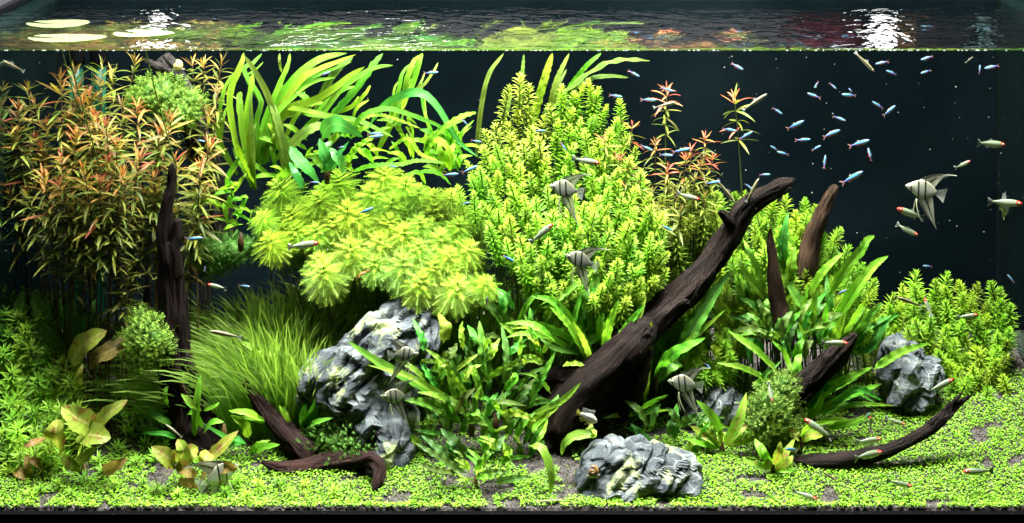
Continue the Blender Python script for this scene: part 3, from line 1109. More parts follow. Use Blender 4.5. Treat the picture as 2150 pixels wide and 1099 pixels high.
# starry shoots on the left
poly = [(0, 612), (40, 600), (110, 620), (120, 680), (95, 740), (150, 760), (165, 860), (120, 950), (60, 980), (10, 990), (0, 800)]
for i, (x, y) in enumerate(sample_poly(poly, 24, 8)):
    dep = np.interp(y, [600, 760, 900, 1000], [.40, .28, .17, .09]) + rng.uniform(-.02, .02)
    shoot('star_shoot', P_STAR[i % 4], .085, x + 4, y, min(dep, FY(x, y) - .012), (rng.uniform(-.35, .35), -.45 + rng.uniform(-.25, .2)), rng.uniform(.8, 1.15),
          *zone4(x, y), G['stem'], seed=i + 1200)
for i, (x, y) in enumerate([(265, 900), (290, 875), (250, 935), (305, 925), (325, 955), (285, 965), (215, 985), (175, 1000), (120, 1010), (85, 1020), (150, 1030), (240, 1010), (300, 1005), (60, 1030), (345, 930), (260, 870),
                            (415, 930), (400, 960), (265, 680), (135, 955), (205, 960), (455, 985), (500, 1005), (540, 1010), (580, 1008), (640, 1012), (330, 1020), (375, 1030), (470, 1025), (520, 1035), (700, 1025), (610, 1030)]):
    dep = FY(x, y + 15) - .01
    if (x, y) == (265, 680):
        dep = .33
    small = y > 1000
    shoot('star_shoot', P_STAR[i % 4], .085, x, y, max(.008, dep), (rng.uniform(-.3, .3), -.3 + rng.uniform(-.25, .2)), rng.uniform(.55, .7) if small else rng.uniform(.85, 1.1),
          'small starry shoot sprouting from the front carpet' if small else 'light green starry shoot among the mottled lily leaves',
          'starry shoots on the front carpet' if small else 'starry shoots among the lilies', G['stem'], seed=i + 1400)

# feathery heads
LIM = [(260, 185, 1.15), (650, 130, 1.05), (960, 100, 1.1), (1110, 170, 1.1), (520, 270, .95), (340, 370, 1.05), (720, 345, 1.25), (1020, 290, 1.05), (1300, 255, .9), (1410, 250, .8), (510, 480, .9),
       (200, 540, 1.05), (790, 400, 1.1), (1100, 490, 1.05), (1290, 340, 1.2), (1460, 440, .95), (1620, 380, 1.0), (740, 590, 1.3), (930, 550, 1.05), (1340, 530, 1.15), (1530, 600, 1.05), (560, 735, 1.25),
       (1090, 690, 1.3), (1300, 720, .9), (1440, 735, .9), (1210, 810, 1.15), (1450, 840, 1.25), (1640, 830, .85), (530, 670, .8), (620, 420, 1.), (880, 220, 1.1), (1190, 230, 1.), (1000, 420, 1.),
       (1190, 590, .9), (150, 400, .8), (900, 700, .95), (560, 210, .8), (1200, 430, .9), (380, 470, .85), (1400, 640, .9)]
for i, (u, v, s) in enumerate(LIM):
    px, py = 500 + u / 3.14, 330 + v / 3.14 - 6
    dep = np.interp(py, [340, 450, 560, 620], [.46, .37, .29, .25]) + rng.uniform(-.012, .012)
    t = shoot('feathery_shoot', P_LIM[i % 4], .050, px, py, dep, ((px - 790) / 700 + rng.uniform(-.15, .15), -.22 - (py - 340) / 900 + rng.uniform(-.1, .1)), s * .92,
              *((lambda w_: ('feathery yellow green head ' + w_, 'feathery heads ' + w_))('along the top of the dome under the straps' if py < 400 else 'low on the dome hanging over the pale stone' if py > 560 else
       'on the dome edge nearest the grass' if px < 660 else 'on the dome edge touching the bright mound' if px > 930 else 'in the middle of the feathery dome')), G['stem_red'], seed=i + 1700, dx=(790 - px) / 1000 * .45, r0=.0013)

# shaded inner heads that fill the dome
poly = [(560, 430), (640, 395), (760, 370), (900, 375), (1000, 440), (1010, 560), (960, 620), (830, 610), (700, 600), (600, 520)]
for i, (x, y) in enumerate(sample_poly(poly, 44, 19)):
    shoot('feathery_shoot', P_LIM[i % 4], .050, x, y + 12, np.interp(y, [370, 480, 620], [.50, .43, .36]), (rng.uniform(-.3, .3), -.35), .95,
          'shaded feathery head deep inside the dome between brighter heads', 'inner feathery heads of the dome', G['stem_red'], seed=i + 1900, dx=(790 - x) / 1000 * .45, r0=.0013)

# ------------------------------------------------------------------ copper stem plants: every leaf an object


def leaf_me(seed, L, W, droop, mat, n=6, fold=.25):
    r = random.Random(seed)
    mb = MB()
    V, Fc, UV = blade(L, W, 0, droop, n, 2, fold)
    A = rotx(r.uniform(-.1, .1))
    mb.add(xf(V, A), Fc, UV)
    return mb.mesh('leaf', [mat])


LV = {k: [leaf_me(q * 3 + 1, 1.0, wd, dr, G[k]) for q, (wd, dr) in enumerate([(.125, .35), (.11, .7), (.14, .15), (.12, 1.0)])] for k in ('red_young', 'red_mid', 'olive', 'rust')}


def copper_plant(px, py, y, length, nwh, L, lean, kinds, label, group, seed, base_dx=0., nl=4, gap=None, stem_mat=None):
    r = random.Random(seed)
    h = P(px, py, y)
    d = Vector((lean, r.uniform(-.35, .1), 1)).normalized()
    by = min(YB - .02, y + .03)
    bx = min(XR - .03, max(XL + .04, h.x - lean * .15 + base_dx))
    b = Vector((bx, by, ground(bx, by) - .003))
    t = thing('copper_plant', b, label, 'plant', group)
    c1 = h - d * (h - b).length * .45
    cv = []
    for q in range(25):
        u = q / 24
        cv.append(b * (1 - u) ** 2 + c1 * 2 * u * (1 - u) + h * u * u)
    V, Fc, UV = tube([p - b for p in cv[::2]], np.linspace(.0024, .0012, 13), 5)
    mb = MB(); mb.add(V, Fc, UV)
    link('stem', mb.mesh('stem', [stem_mat or G['stem_red']]), t)
    Ltot = (h - b).length
    gap = gap or length / nwh
    s = .004
    for k in range(nwh):
        u = 1 - s / Ltot
        if u < .04:
            break
        f = u * 24
        i0 = min(23, int(f))
        p = cv[i0].lerp(cv[i0 + 1], f - i0)
        tan = (cv[i0 + 1] - cv[i0]).normalized()
        young = k / nwh
        e = 1.25 - 1.2 * min(1, young * 2.2) + r.uniform(-.12, .12)
        ll = L * (.45 + .65 * min(1, young * 3)) * r.uniform(.85, 1.1)
        A0 = Matrix.Translation(p - b) @ align_z(tan) @ rotz(k * .8 + r.uniform(-.3, .3))
        for i in range(nl if k else 3):
            kd = kinds[0] if young < .12 else (kinds[1] if young < .38 else kinds[2])
            if r.random() < .15:
                kd = kinds[r.randrange(3)]
            sc = ll * r.uniform(.8, 1.15)
            A = A0 @ rotz(i * 2 * math.pi / nl + r.uniform(-.25, .25)) @ roty(-(e + r.uniform(-.25, .25))) @ rotx(r.uniform(-.4, .4)) @ Matrix.Scale(sc, 4)
            link('leaf', LV[kd][r.randrange(4)], t, A)
        s += gap * (.35 + .65 * min(1, young * 3)) * r.uniform(.85, 1.15)
    return t


RL = [(270, 120, .36, 0), (80, 262, .36, 0), (340, 372, .30, .1), (470, 340, .27, 0), (612, 262, .34, .1), (765, 315, .32, .35), (890, 520, .30, .1), (680, 560, .22, .0), (778, 488, .31, 0), (520, 420, .28, .1),
      (270, 490, .26, -.1), (370, 530, .24, -.2), (550, 545, .24, .2), (190, 560, .26, -.2), (258, 600, .24, -.3), (440, 590, .23, 0), (640, 640, .24, .1), (330, 690, .24, -.2), (545, 670, .24, .2), (935, 430, .36, .3),
      (965, 190, .45, .1), (905, 70, .52, .1), (600, 60, .53, .2), (850, 60, .54, -.1), (985, 60, .53, .2), (500, 110, .54, 0), (228, 745, .27, -.1), (640, 880, .30, .3), (555, 965, .26, .0), (120, 175, .42, -.2),
      (25, 290, .40, -.2), (60, 370, .36, -.3), (772, 725, .30, .1), (905, 640, .32, .3), (205, 335, .36, -.1), (430, 330, .34, -.1), (710, 370, .34, .2), (115, 650, .32, -.3), (40, 640, .34, -.2), (865, 270, .44, .2),
      (720, 100, .54, .1), (425, 210, .5, -.1), (155, 250, .44, -.1), (40, 130, .48, -.2), (320, 250, .42, 0), (930, 300, .42, .2), (180, 450, .34, -.2), (620, 480, .27, .2), (480, 500, .27, -.1), (700, 640, .27, .2),
      (400, 700, .27, 0), (470, 770, .32, .1), (150, 400, .38, -.2), (860, 800, .36, .2), (300, 850, .34, -.1), (600, 760, .3, .1), (540, 250, .44, .0), (700, 210, .48, .1), (350, 160, .5, 0), (335, 170, .41, -.05), (398, 205, .41, .05), (445, 150, .43, 0), (365, 245, .385, 0), (415, 290, .365, .05), (330, 100, .45, 0), (455, 75, .46, .05), (300, 300, .38, 0)]
BACK = 'dim olive copper stem plant at the back among the green pipes'
for i, (u, v, y, ln) in enumerate(RL):
    px, py = u / 2.113, 100 + v / 2.113
    if abs(px - 352) < 52 and y < .3 and py > 260:
        y = .31
    zc = 'nearest the dim glass end' if px < 115 else ('before the green pipes' if px < 225 else ('under the moss clump of the grey limb' if px < 335 else 'around the prong of the black driftwood'))
    far = y >= .42
    low = v > 600
    kinds = ('red_mid', 'olive', 'olive') if far or low else ('red_young', 'red_mid', 'olive')
    lab = BACK if far else ('yellow olive lower shoot of the copper stem plants above the dark hollow' if low else 'orange tipped copper stem plant ' + zc)
    copper_plant(px, py, y, .27 if not low else .2, 13 if not far else 9, .058 if not low else .052, ln, kinds, lab,
                 'dim copper plants at the back' if far else ('lower olive copper shoots' if low else 'orange tipped copper plants ' + zc), 300 + i, base_dx=rng.uniform(-.03, .03))
RR = [(1400, 186, .0, 'tall lone rusty stem plant against the dark back film, nearer the mound', .17, 8), (1541, 200, -.12, 'tall lone rusty stem plant bowing beside the black striped fish', .16, 7),
      (1328, 262, .1, None, .08, 4), (1480, 288, 0, None, .10, 7), (1376, 300, 0, None, .10, 6), (1440, 330, .1, None, .10, 6), (1270, 290, 0, None, .09, 5), (1322, 350, .1, None, .09, 5), (1402, 350, 0, None, .1, 6),
      (1470, 342, 0, None, .1, 6), (1497, 330, .15, None, .1, 6), (1368, 400, 0, None, .1, 6), (1422, 395, .1, None, .1, 6), (1458, 372, 0, None, .1, 6), (1350, 430, -.1, None, .1, 6), (1300, 330, 0, None, .09, 5),
      (1430, 440, .1, None, .1, 6), (1390, 450, 0, None, .1, 6), (1480, 410, .1, None, .1, 6), (1340, 380, 0, None, .1, 5), (1450, 310, 0, None, .1, 6)]
for i, (px, py, ln, lab, length, nw) in enumerate(RR):
    hi = py < 360
    copper_plant(px, py, .47 if lab else .44 - (py - 250) / 2200 + rng.uniform(-.01, .01), length, nw, .046 if lab else .038, ln,
                 ('rust', 'rust', 'olive') if lab else (('rust', 'red_young', 'olive') if hi else ('red_mid', 'olive', 'olive')),
                 lab or ('rusty orange shoot in the clump beyond the bright mound' if hi else 'olive rusty shoot low in the clump beyond the bright mound'),
                 None if lab else ('rusty shoots beyond the mound' if hi else 'olive rusty shoots beyond the mound'), 700 + i, stem_mat=G['stem'] if lab else None)
# ------------------------------------------------------------------ broad leaved plants, leaf by leaf


def leafy(name, label, base, y0, leaves, tr=(1, 0, 0), group=None, mat='java', prof='java', wave=.06, wfk=1.6, fold=.22, m=2, n=13, spread=.05, seed=1, cat='plant', crown=True, floor=True, extra=.6):
    """leaves: (points in local pixels from base to tip, width, [material], [depth offset of the tip]); tr: zoom scale and origin of those pixels"""
    k, ox, oy = tr
    r = random.Random(seed * 31 + len(leaves))
    X = lambda q: (ox + q[0] / k, oy + q[1] / k)
    bp = X(base)
    b = P(bp[0], bp[1], y0)
    t = thing(name, b, label, cat, group)
    more = []
    for lf in leaves:
        if r.random() < extra and len(leaves) > 4 and lf[1] > 12 and prof != 'lily':
            s_ = r.uniform(.6, .92)
            ox_, oy_ = r.uniform(-26, 26) * k / 1.7, r.uniform(-14, 18) * k / 1.7
            b0 = lf[0][0]
            more.append(([(b0[0] + (q[0] - b0[0]) * s_ + ox_ * (i_ + .3) / len(lf[0]), b0[1] + (q[1] - b0[1]) * s_ + oy_ * (i_ + .3) / len(lf[0])) for i_, q in enumerate(lf[0])],
                         lf[1] * r.uniform(.6, .9), lf[2] if len(lf) > 2 else None, r.uniform(.0, .07)))
    for lf in list(leaves) + more:
        pts = [X(q) for q in lf[0]]
        W = lf[1] / k / 1000 * (1 + y0 / D)
        mk = lf[2] if len(lf) > 2 and lf[2] else mat
        dy = lf[3] if len(lf) > 3 else r.uniform(-spread, spread * .6)
        c2 = catmull([(a[0], a[1], 0) for a in pts], n)
        up = pts[-1][1] < pts[0][1]
        C = []
        for q, c in enumerate(c2):
            u = q / n
            y = y0 + dy * u - (.02 * math.sin(math.pi * u))
            if floor:
                y = min(y, FY(c[0], c[1]) - .006)
            C.append(tuple(P(c[0], c[1], max(.004, min(YB - .015, y))) - b))
        nr = Vector((r.uniform(-.5, .5), -.85, .25 + r.uniform(-.1, .7)))
        Lpx = sum(math.dist(pts[i], pts[i + 1]) for i in range(len(pts) - 1))
        wf = max(2.0, Lpx / max(6, lf[1] / k) * wfk * .6)
        V, Fc, UV = ribbon(C, W * (.84 if prof != 'strap' else 1.0), nr, prof, m, fold * r.uniform(.5, 1.3), wave * r.uniform(.6, 1.4), wf, r.uniform(0, 6))
        mb = MB()
        mb.add(V, Fc, UV)
        link('leaf', mb.mesh('leaf', [G[mk]]), t)
    if crown:
        mb = MB()
        zz = -.03 if b.z > .05 else -(b.z - .004)
        V, Fc, UV = tube([(0, 0, zz), (.001, 0, zz * .4), (0, 0, .012)], [.006, .008, .003], 7)
        mb.add(V, Fc, UV)
        link('rootstock', mb.mesh('rootstock', [G['stem_red']]), t)
    return t


Z2 = (3.663, 430, 100)
# tall strap leaved plants at the back
leafy('strap_plant', 'tall lit strap leaved plant bending left toward the copper thicket', (300, 1100), .46, [
    ([(330, 1000), (230, 700), (190, 420), (215, 280), (280, 130), (300, 40)], 60, None, .03), ([(250, 980), (110, 700), (120, 480), (160, 300), (250, 165)], 42, None, .02),
    ([(360, 1080), (345, 800), (330, 500), (355, 300), (370, 200)], 62, None, .0), ([(385, 1100), (370, 850), (360, 600), (350, 420), (365, 330)], 44, 'strap_dark', -.02),
    ([(395, 1080), (300, 880), (245, 740)], 60, None, -.08), ([(165, 1090), (190, 960), (330, 765)], 34, None, -.06), ([(330, 900), (285, 600), (265, 400), (280, 340)], 60, None, .04),
    ([(420, 820), (400, 560), (430, 400), (300, 180), (370, 120), (440, 45)], 44, None, .05)], Z2, mat='strap', prof='strap', wave=.09, fold=.15, n=16, crown=False, seed=2, extra=.9)
leafy('strap_plant', 'tall lit strap leaved plant bending right along the waterline', (600, 1050), .47, [
    ([(460, 860), (440, 700), (520, 450), (640, 300), (780, 160), (900, 80), (1090, 45)], 75, None, .04), ([(480, 880), (500, 640), (600, 430), (760, 230), (920, 150), (1160, 55)], 56, None, .03),
    ([(470, 620), (520, 420), (590, 250), (640, 130), (655, 45)], 50, None, .03), ([(500, 700), (640, 480), (850, 400), (1000, 310), (1100, 230), (1230, 150)], 62, None, .0),
    ([(640, 780), (800, 600), (930, 480), (1030, 340), (1200, 210), (1330, 150), (1450, 138)], 50, None, .0), ([(950, 570), (1060, 440), (1200, 280), (1300, 130), (1370, 45)], 78, None, .03),
    ([(1040, 500), (1150, 440), (1230, 360), (1275, 290)], 34, None, -.02), ([(1140, 550), (1180, 460), (1265, 402)], 34, None, .0), ([(600, 460), (760, 480), (940, 520), (1140, 570)], 40, None, -.05),
    ([(720, 500), (960, 530), (1200, 570), (1450, 690)], 44, None, -.05), ([(800, 480), (790, 400), (720, 340), (755, 300)], 50, None, .02), ([(620, 700), (690, 540), (800, 440), (940, 425)], 36, None, .02),
    ([(450, 900), (430, 760), (500, 600), (560, 500)], 90, None, .03), ([(560, 1000), (620, 960), (690, 870)], 60, None, -.05)], Z2, mat='strap', prof='strap', wave=.09, fold=.15, n=16, crown=False, seed=3, extra=.9)
leafy('strap_plant', 'dark olive strap leaved plant arching before the lit straps', (600, 930), .42, [
    ([(605, 930), (590, 760), (540, 560), (480, 350), (390, 190), (300, 55)], 62, 'strap_dark', .02), ([(640, 900), (600, 720), (545, 520), (500, 400)], 70, 'strap_dark', .0),
    ([(640, 770), (760, 660), (850, 610), (930, 585)], 80, 'strap_dark', .0)], Z2, mat='strap_dark', prof='strap', wave=.05, fold=.15, n=16, crown=False, seed=4)
leafy('strap_plant', 'upright narrow strap leaved plant between the arching dark leaf and the mound', (1440, 800), .50, [
    ([(1330, 800), (1430, 580), (1520, 400), (1590, 300), (1650, 100), (1675, 45)], 56, None, .04), ([(1400, 640), (1450, 480), (1490, 330), (1520, 200), (1580, 125)], 36, None, .02),
    ([(1540, 380), (1550, 260), (1600, 120), (1650, 60)], 44, None, .03), ([(1560, 360), (1680, 290), (1750, 200), (1795, 115)], 26, 'strap_dark', .02), ([(1790, 860), (1740, 640), (1690, 500), (1670, 380), (1670, 240)], 26, None, .03),
    ([(1500, 640), (1480, 560), (1500, 440), (1470, 420)], 30, None, .0), ([(1590, 760), (1600, 640), (1560, 540), (1630, 590)], 26, None, -.02), ([(1760, 870), (1700, 700), (1730, 600)], 26, None, .02)],
    Z2, mat='strap', prof='strap', wave=.09, fold=.15, n=15, crown=False, seed=5, extra=.9)
leafy('strap_plant', 'short lit strap leaved plant in the gap left of the bright mound', (1900, 1000), .44, [
    ([(1650, 720), (1760, 700), (1860, 760), (1900, 900)], 60, None, -.06), ([(1880, 950), (1880, 820), (1925, 735)], 90, None, .0), ([(1830, 930), (1810, 800), (1790, 700)], 60, None, .0),
    ([(1960, 930), (1970, 850), (2060, 830)], 60, None, .0), ([(1950, 720), (1990, 640), (2070, 560)], 30, None, .02), ([(1900, 1060), (1780, 960), (1600, 960)], 60, None, -.08), ([(1700, 1050), (1640, 960), (1500, 1000)], 40, None, -.06),
    ([(1560, 900), (1500, 820), (1400, 810)], 50, None, -.04), ([(1280, 860), (1200, 800), (1150, 735)], 44, None, 0), ([(980, 920), (860, 850), (760, 840)], 44, None, -.02), ([(830, 860), (880, 900), (980, 950)], 40, None, -.02)],
    Z2, mat='strap', prof='lance', wave=.06, fold=.2, n=12, crown=False, seed=6)
leafy('broad_leaf_plant', 'dark green plant with broad glossy leaves and a long mottled arching leaf', (940, 950), .39, [
    ([(900, 700), (960, 600), (1060, 600), (1215, 690)], 150, None, -.02), ([(1000, 940), (930, 840), (880, 700)], 110, None, .0), ([(1080, 960), (1030, 860), (960, 770)], 110, None, -.02),
    ([(655, 760), (720, 860), (800, 940), (880, 1040)], 100, None, -.04), ([(1250, 640), (1330, 500), (1440, 400), (1580, 345), (1700, 370), (1820, 500), (1900, 650), (1990, 760), (2100, 840)], 74, None, -.03),
    ([(900, 960), (980, 880), (1110, 720)], 60, None, -.02), ([(760, 1090), (700, 980), (650, 880)], 70, None, .01), ([(980, 720), (900, 800), (950, 960)], 60, None, .02)],
    Z2, mat='broad', prof='java', wave=.03, fold=.12, n=18, m=2, seed=7)
leafy('crinkled_strap_plant', 'pale green crinkled ribbon leaves looping beside the dark arching leaf', (1500, 900), .37, [
    ([(1140, 640), (1180, 560), (1260, 500), (1400, 470), (1530, 500), (1700, 560), (1890, 640)], 46, None, -.02), ([(1690, 800), (1740, 700), (1850, 610), (1980, 530), (2088, 500)], 56, None, -.01),
    ([(1100, 880), (1150, 790), (1240, 720), (1330, 670)], 50, None, -.02), ([(1150, 950), (1280, 910), (1500, 900), (1640, 870), (1850, 890)], 40, None, -.03), ([(1560, 760), (1500, 640), (1420, 560), (1320, 560)], 36, None, .0),
    ([(1420, 780), (1560, 700), (1660, 820), (1800, 870)], 36, None, -.02)], Z2, mat='strap', prof='strap', wave=.28, wfk=1.7, fold=.1, n=34, crown=False, seed=8)
leafy('crinkled_strap_plant', 'dark crinkled ribbon leaf rising past the lit straps to the waterline', (870, 500), .53, [
    ([(850, 520), (900, 380), (960, 250), (1040, 150), (1140, 75)], 66, None, .0), ([(590, 190), (575, 110), (575, 45)], 26, None, .0), ([(650, 480), (640, 400), (580, 260)], 20, None, .0)],
    Z2, mat='strap_dark', prof='strap', wave=.22, wfk=1.7, fold=.1, n=26, crown=False, seed=9)
leafy('crinkled_strap_plant', 'dark crinkled ribbon leaves rising behind the mound to the waterline', (1120, 330), .55, [
    ([(1000, 330), (1008, 240), (1025, 160), (1058, 112)], 11, None, .0), ([(1110, 300), (1125, 230), (1145, 160), (1160, 112)], 19, 'strap', .0), ([(1085, 260), (1095, 180), (1100, 114)], 11, None, .0),
    ([(1150, 260), (1165, 180), (1195, 112)], 13, None, .0), ([(1140, 240), (1190, 190), (1260, 140), (1310, 126), (1365, 128)], 13, None, -.02), ([(1190, 190), (1230, 140), (1262, 112)], 11, 'strap', .0), ([(1035, 330), (1060, 250), (1075, 190)], 10, None, 0)],
    mat='strap_dark', prof='strap', wave=.22, wfk=1.5, fold=.1, n=24, crown=False, seed=10)
r9 = random.Random(4)
lv = []
for q in range(26):
    x, y = r9.uniform(455, 535), r9.uniform(395, 480)
    a = r9.uniform(-.6, 3.6)
    l = r9.uniform(22, 52)
    lv.append(([(x, y), (x + math.cos(a) * l * .6, y - math.sin(a) * l * .6 - 4), (x + math.cos(a) * l, y - math.sin(a) * l)], r9.uniform(8, 13), None, -.03))
leafy('bushy_plant', 'small leaved bright green bush between the copper thicket and the feathery dome', (505, 500), .36, lv, mat='strap', prof='lance', wave=.03, n=6, seed=11)

lv = []
for q in range(64):
    x, y = r9.uniform(560, 985), r9.uniform(290, 372)
    a = r9.uniform(-.1, 3.3)
    l = r9.uniform(30, 66)
    lv.append(([(x, y), (x + math.cos(a) * l * .6, y - math.sin(a) * l * .6 - 6), (x + math.cos(a) * l, y - math.sin(a) * l)], r9.uniform(9, 15), None, -.03))
leafy('bushy_plant', 'bright green lance leaved bush filling the space under the straps behind the feathery dome', (760, 420), .49, lv, mat='strap', prof='lance', wave=.03, n=6, seed=12, extra=.3)

# fern cluster round the wooden spike
Z4 = (1.691, 1380, 380)
leafy('fern_cluster', 'large cluster of upright fern leaves round the split wooden spike', (520, 560), .35, [
    ([(385, 400), (350, 300), (305, 208)], 34), ([(400, 430), (340, 360), (280, 283)], 34), ([(455, 330), (445, 230), (465, 112)], 44, 'java_dark', .02), ([(470, 400), (470, 310), (492, 232)], 42), ([(540, 400), (590, 320), (660, 255)], 34),
    ([(590, 440), (660, 320), (720, 250), (745, 210), (772, 196)], 40), ([(600, 560), (680, 420), (760, 310), (820, 266)], 44), ([(650, 560), (700, 480), (742, 422)], 40, None, -.08), ([(535, 560), (548, 480), (568, 396)], 42, None, -.08),
    ([(600, 580), (595, 500), (602, 432)], 34, None, -.08), ([(680, 590), (760, 520), (858, 474)], 40, 'java_dark'), ([(515, 540), (520, 450), (535, 366)], 28, None, -.03), ([(690, 570), (740, 490), (800, 432)], 36, 'java_dark'),
    ([(545, 600), (520, 550), (500, 502)], 28, None, -.08), ([(390, 500), (340, 440), (288, 412)], 28, 'java_dark'), ([(400, 560), (350, 530), (298, 512)], 28, 'java_dark'), ([(560, 500), (500, 420), (445, 330)], 44, 'java_dark'),
    ([(620, 580), (640, 530), (668, 470)], 40, None, -.07), ([(470, 520), (420, 470), (330, 440)], 30, 'java_dark'), ([(600, 600), (560, 520), (545, 470)], 36, 'java_dark'), ([(700, 600), (760, 590), (830, 480)], 34, 'java_dark', .03),
    ([(430, 600), (400, 520), (350, 400)], 34, 'java_dark', .03), ([(640, 520), (610, 420), (600, 330)], 30, 'java_dark', .04)], Z4, mat='java', wave=.11, seed=20, n=24, m=4, extra=.9)
leafy('fern_cluster', 'lower fern cluster spreading under the thick dark slanting branch', (560, 860), .27, [
    ([(440, 690), (340, 590), (250, 532)], 30, None, -.05), ([(400, 720), (320, 670), (210, 646)], 28, None, -.05), ([(480, 690), (450, 610), (408, 568)], 22), ([(505, 710), (498, 650), (512, 596)], 36, None, .03),
    ([(545, 800), (620, 730), (765, 660)], 42), ([(560, 830), (660, 770), (798, 720)], 34), ([(590, 830), (700, 795), (842, 798)], 24), ([(770, 670), (860, 610), (965, 576)], 34, None, .05), ([(600, 880), (670, 860), (740, 838)], 26, None, -.05),
    ([(520, 860), (570, 800), (590, 740)], 34), ([(340, 740), (380, 690), (440, 640)], 24, 'java_dark'), ([(570, 870), (600, 850), (680, 848)], 24, None, -.05), ([(540, 820), (560, 760), (640, 700)], 40, 'java_dark'),
    ([(500, 800), (440, 740), (380, 700)], 26, 'java_dark'), ([(580, 840), (700, 740), (800, 780)], 30, 'java_dark')], Z4, mat='java', wave=.11, seed=21, n=24, m=4, extra=.9)
leafy('fern_rosette', 'small pale fern rosette with reddish ribs before the dark stone', (230, 945), FY(1380 + 230 / 1.691, 380 + 960 / 1.691) - .01, [
    ([(225, 945), (170, 900), (115, 870)], 34), ([(230, 940), (222, 890), (220, 846)], 24), ([(240, 940), (290, 850), (316, 752)], 46, None, -.01), ([(245, 935), (300, 880), (360, 855)], 34), ([(250, 940), (330, 910), (404, 876)], 36),
    ([(230, 900), (190, 830), (138, 778)], 38, 'java'), ([(215, 930), (180, 880), (158, 845)], 24), ([(225, 950), (150, 930), (100, 915)], 20, 'java')], Z4, mat='small_fern', seed=22, n=9)
leafy('fern_rosette', 'small pale fern rosette tucked before the root of the long thin branch', (410, 1020), FY(1380 + 410 / 1.691, 380 + 1030 / 1.691) - .01, [
    ([(405, 1022), (350, 1005), (300, 992)], 24), ([(405, 1015), (370, 960), (346, 915)], 40, 'java'), ([(415, 1010), (430, 970), (438, 925)], 38), ([(420, 1015), (460, 960), (488, 915)], 30), ([(420, 1025), (460, 1000), (482, 975)], 34),
    ([(415, 1030), (460, 1030), (505, 1025)], 18, 'java'), ([(410, 1018), (390, 990), (380, 1025)], 22)], Z4, mat='small_fern', seed=23, n=9)
leafy('fern_rosette', 'few leaf fern rosette with reddish blotches above the long thin branch root', (505, 920), .19, [
    ([(505, 915), (470, 890), (432, 915)], 40), ([(510, 915), (550, 900), (588, 905)], 44), ([(505, 918), (495, 900), (480, 888)], 30), ([(500, 930), (500, 950), (512, 960)], 20), ([(505, 910), (540, 870), (630, 852)], 26, 'java')], Z4, mat='small_fern', seed=24, n=9)

# tall ferns flanking the main trunk
Z3 = (1.718, 1080, 360)
leafy('tall_fern', 'tall fern with two broad upright dark leaves left of the main arm', (330, 690), .30, [
    ([(290, 610), (285, 480), (300, 330)], 62, 'java_dark', .0), ([(400, 580), (395, 440), (406, 266)], 46, 'java_dark', .03), ([(320, 660), (340, 560), (376, 462)], 38, None, -.07), ([(350, 655), (400, 570), (470, 478)], 34, None, -.08),
    ([(300, 690), (220, 560), (140, 470), (60, 450)], 36, None, -.05), ([(280, 700), (200, 560), (130, 490)], 34, None, -.07), ([(285, 705), (250, 610), (210, 540)], 26, 'crypt_lit', -.09), ([(320, 640), (312, 560), (318, 500)], 40, None, -.02),
    ([(240, 690), (200, 690), (175, 705)], 20, 'crypt_lit', -.09), ([(250, 640), (160, 580), (60, 545), (0, 545)], 30, None, -.05), ([(230, 660), (130, 600), (30, 585), (-30, 600)], 24, None, -.06), ([(240, 600), (235, 540), (240, 510)], 34),
    ([(340, 640), (440, 540), (475, 455)], 24, 'crypt_lit', -.04), ([(270, 660), (150, 640), (90, 600)], 24, 'java_dark', -.03)], Z3, mat='java', wave=.15, seed=26, n=26, m=4, extra=.9)
leafy('tall_fern', 'fern with a long dark leaf and bright lower leaves right of the main trunk', (510, 750), .30, [
    ([(590, 700), (630, 590), (700, 470), (778, 358)], 66, 'java_dark', .02), ([(500, 745), (570, 660), (690, 600)], 50, None, -.08), ([(470, 830), (470, 720), (480, 620), (495, 540)], 44, 'crypt_lit', -.10), ([(540, 700), (600, 640), (760, 500)], 30, None, .0),
    ([(430, 880), (480, 840), (555, 806)], 28, None, -.1), ([(440, 895), (500, 870), (560, 860)], 20, None, -.1), ([(440, 880), (380, 880), (320, 890)], 22, None, -.1), ([(425, 900), (500, 860), (530, 840)], 24, 'java_dark', -.08),
    ([(580, 920), (630, 895), (690, 870)], 34, 'crypt_dark', -.05), ([(600, 690), (560, 700), (520, 760)], 60, 'java_dark', -.02)], Z3, mat='java', wave=.14, seed=27, n=24, m=4, extra=.9)
leafy('crinkled_plant', 'lone bright leaf curling down before the trunk near the front stone', (275, 915), .13, [
    ([(280, 905), (268, 945), (215, 955), (180, 985), (170, 1025)], 40, None, -.03), ([(270, 912), (290, 950), (255, 960)], 20, None, -.02)], Z3, mat='crypt_lit', wave=.1, seed=28, n=14, floor=False)

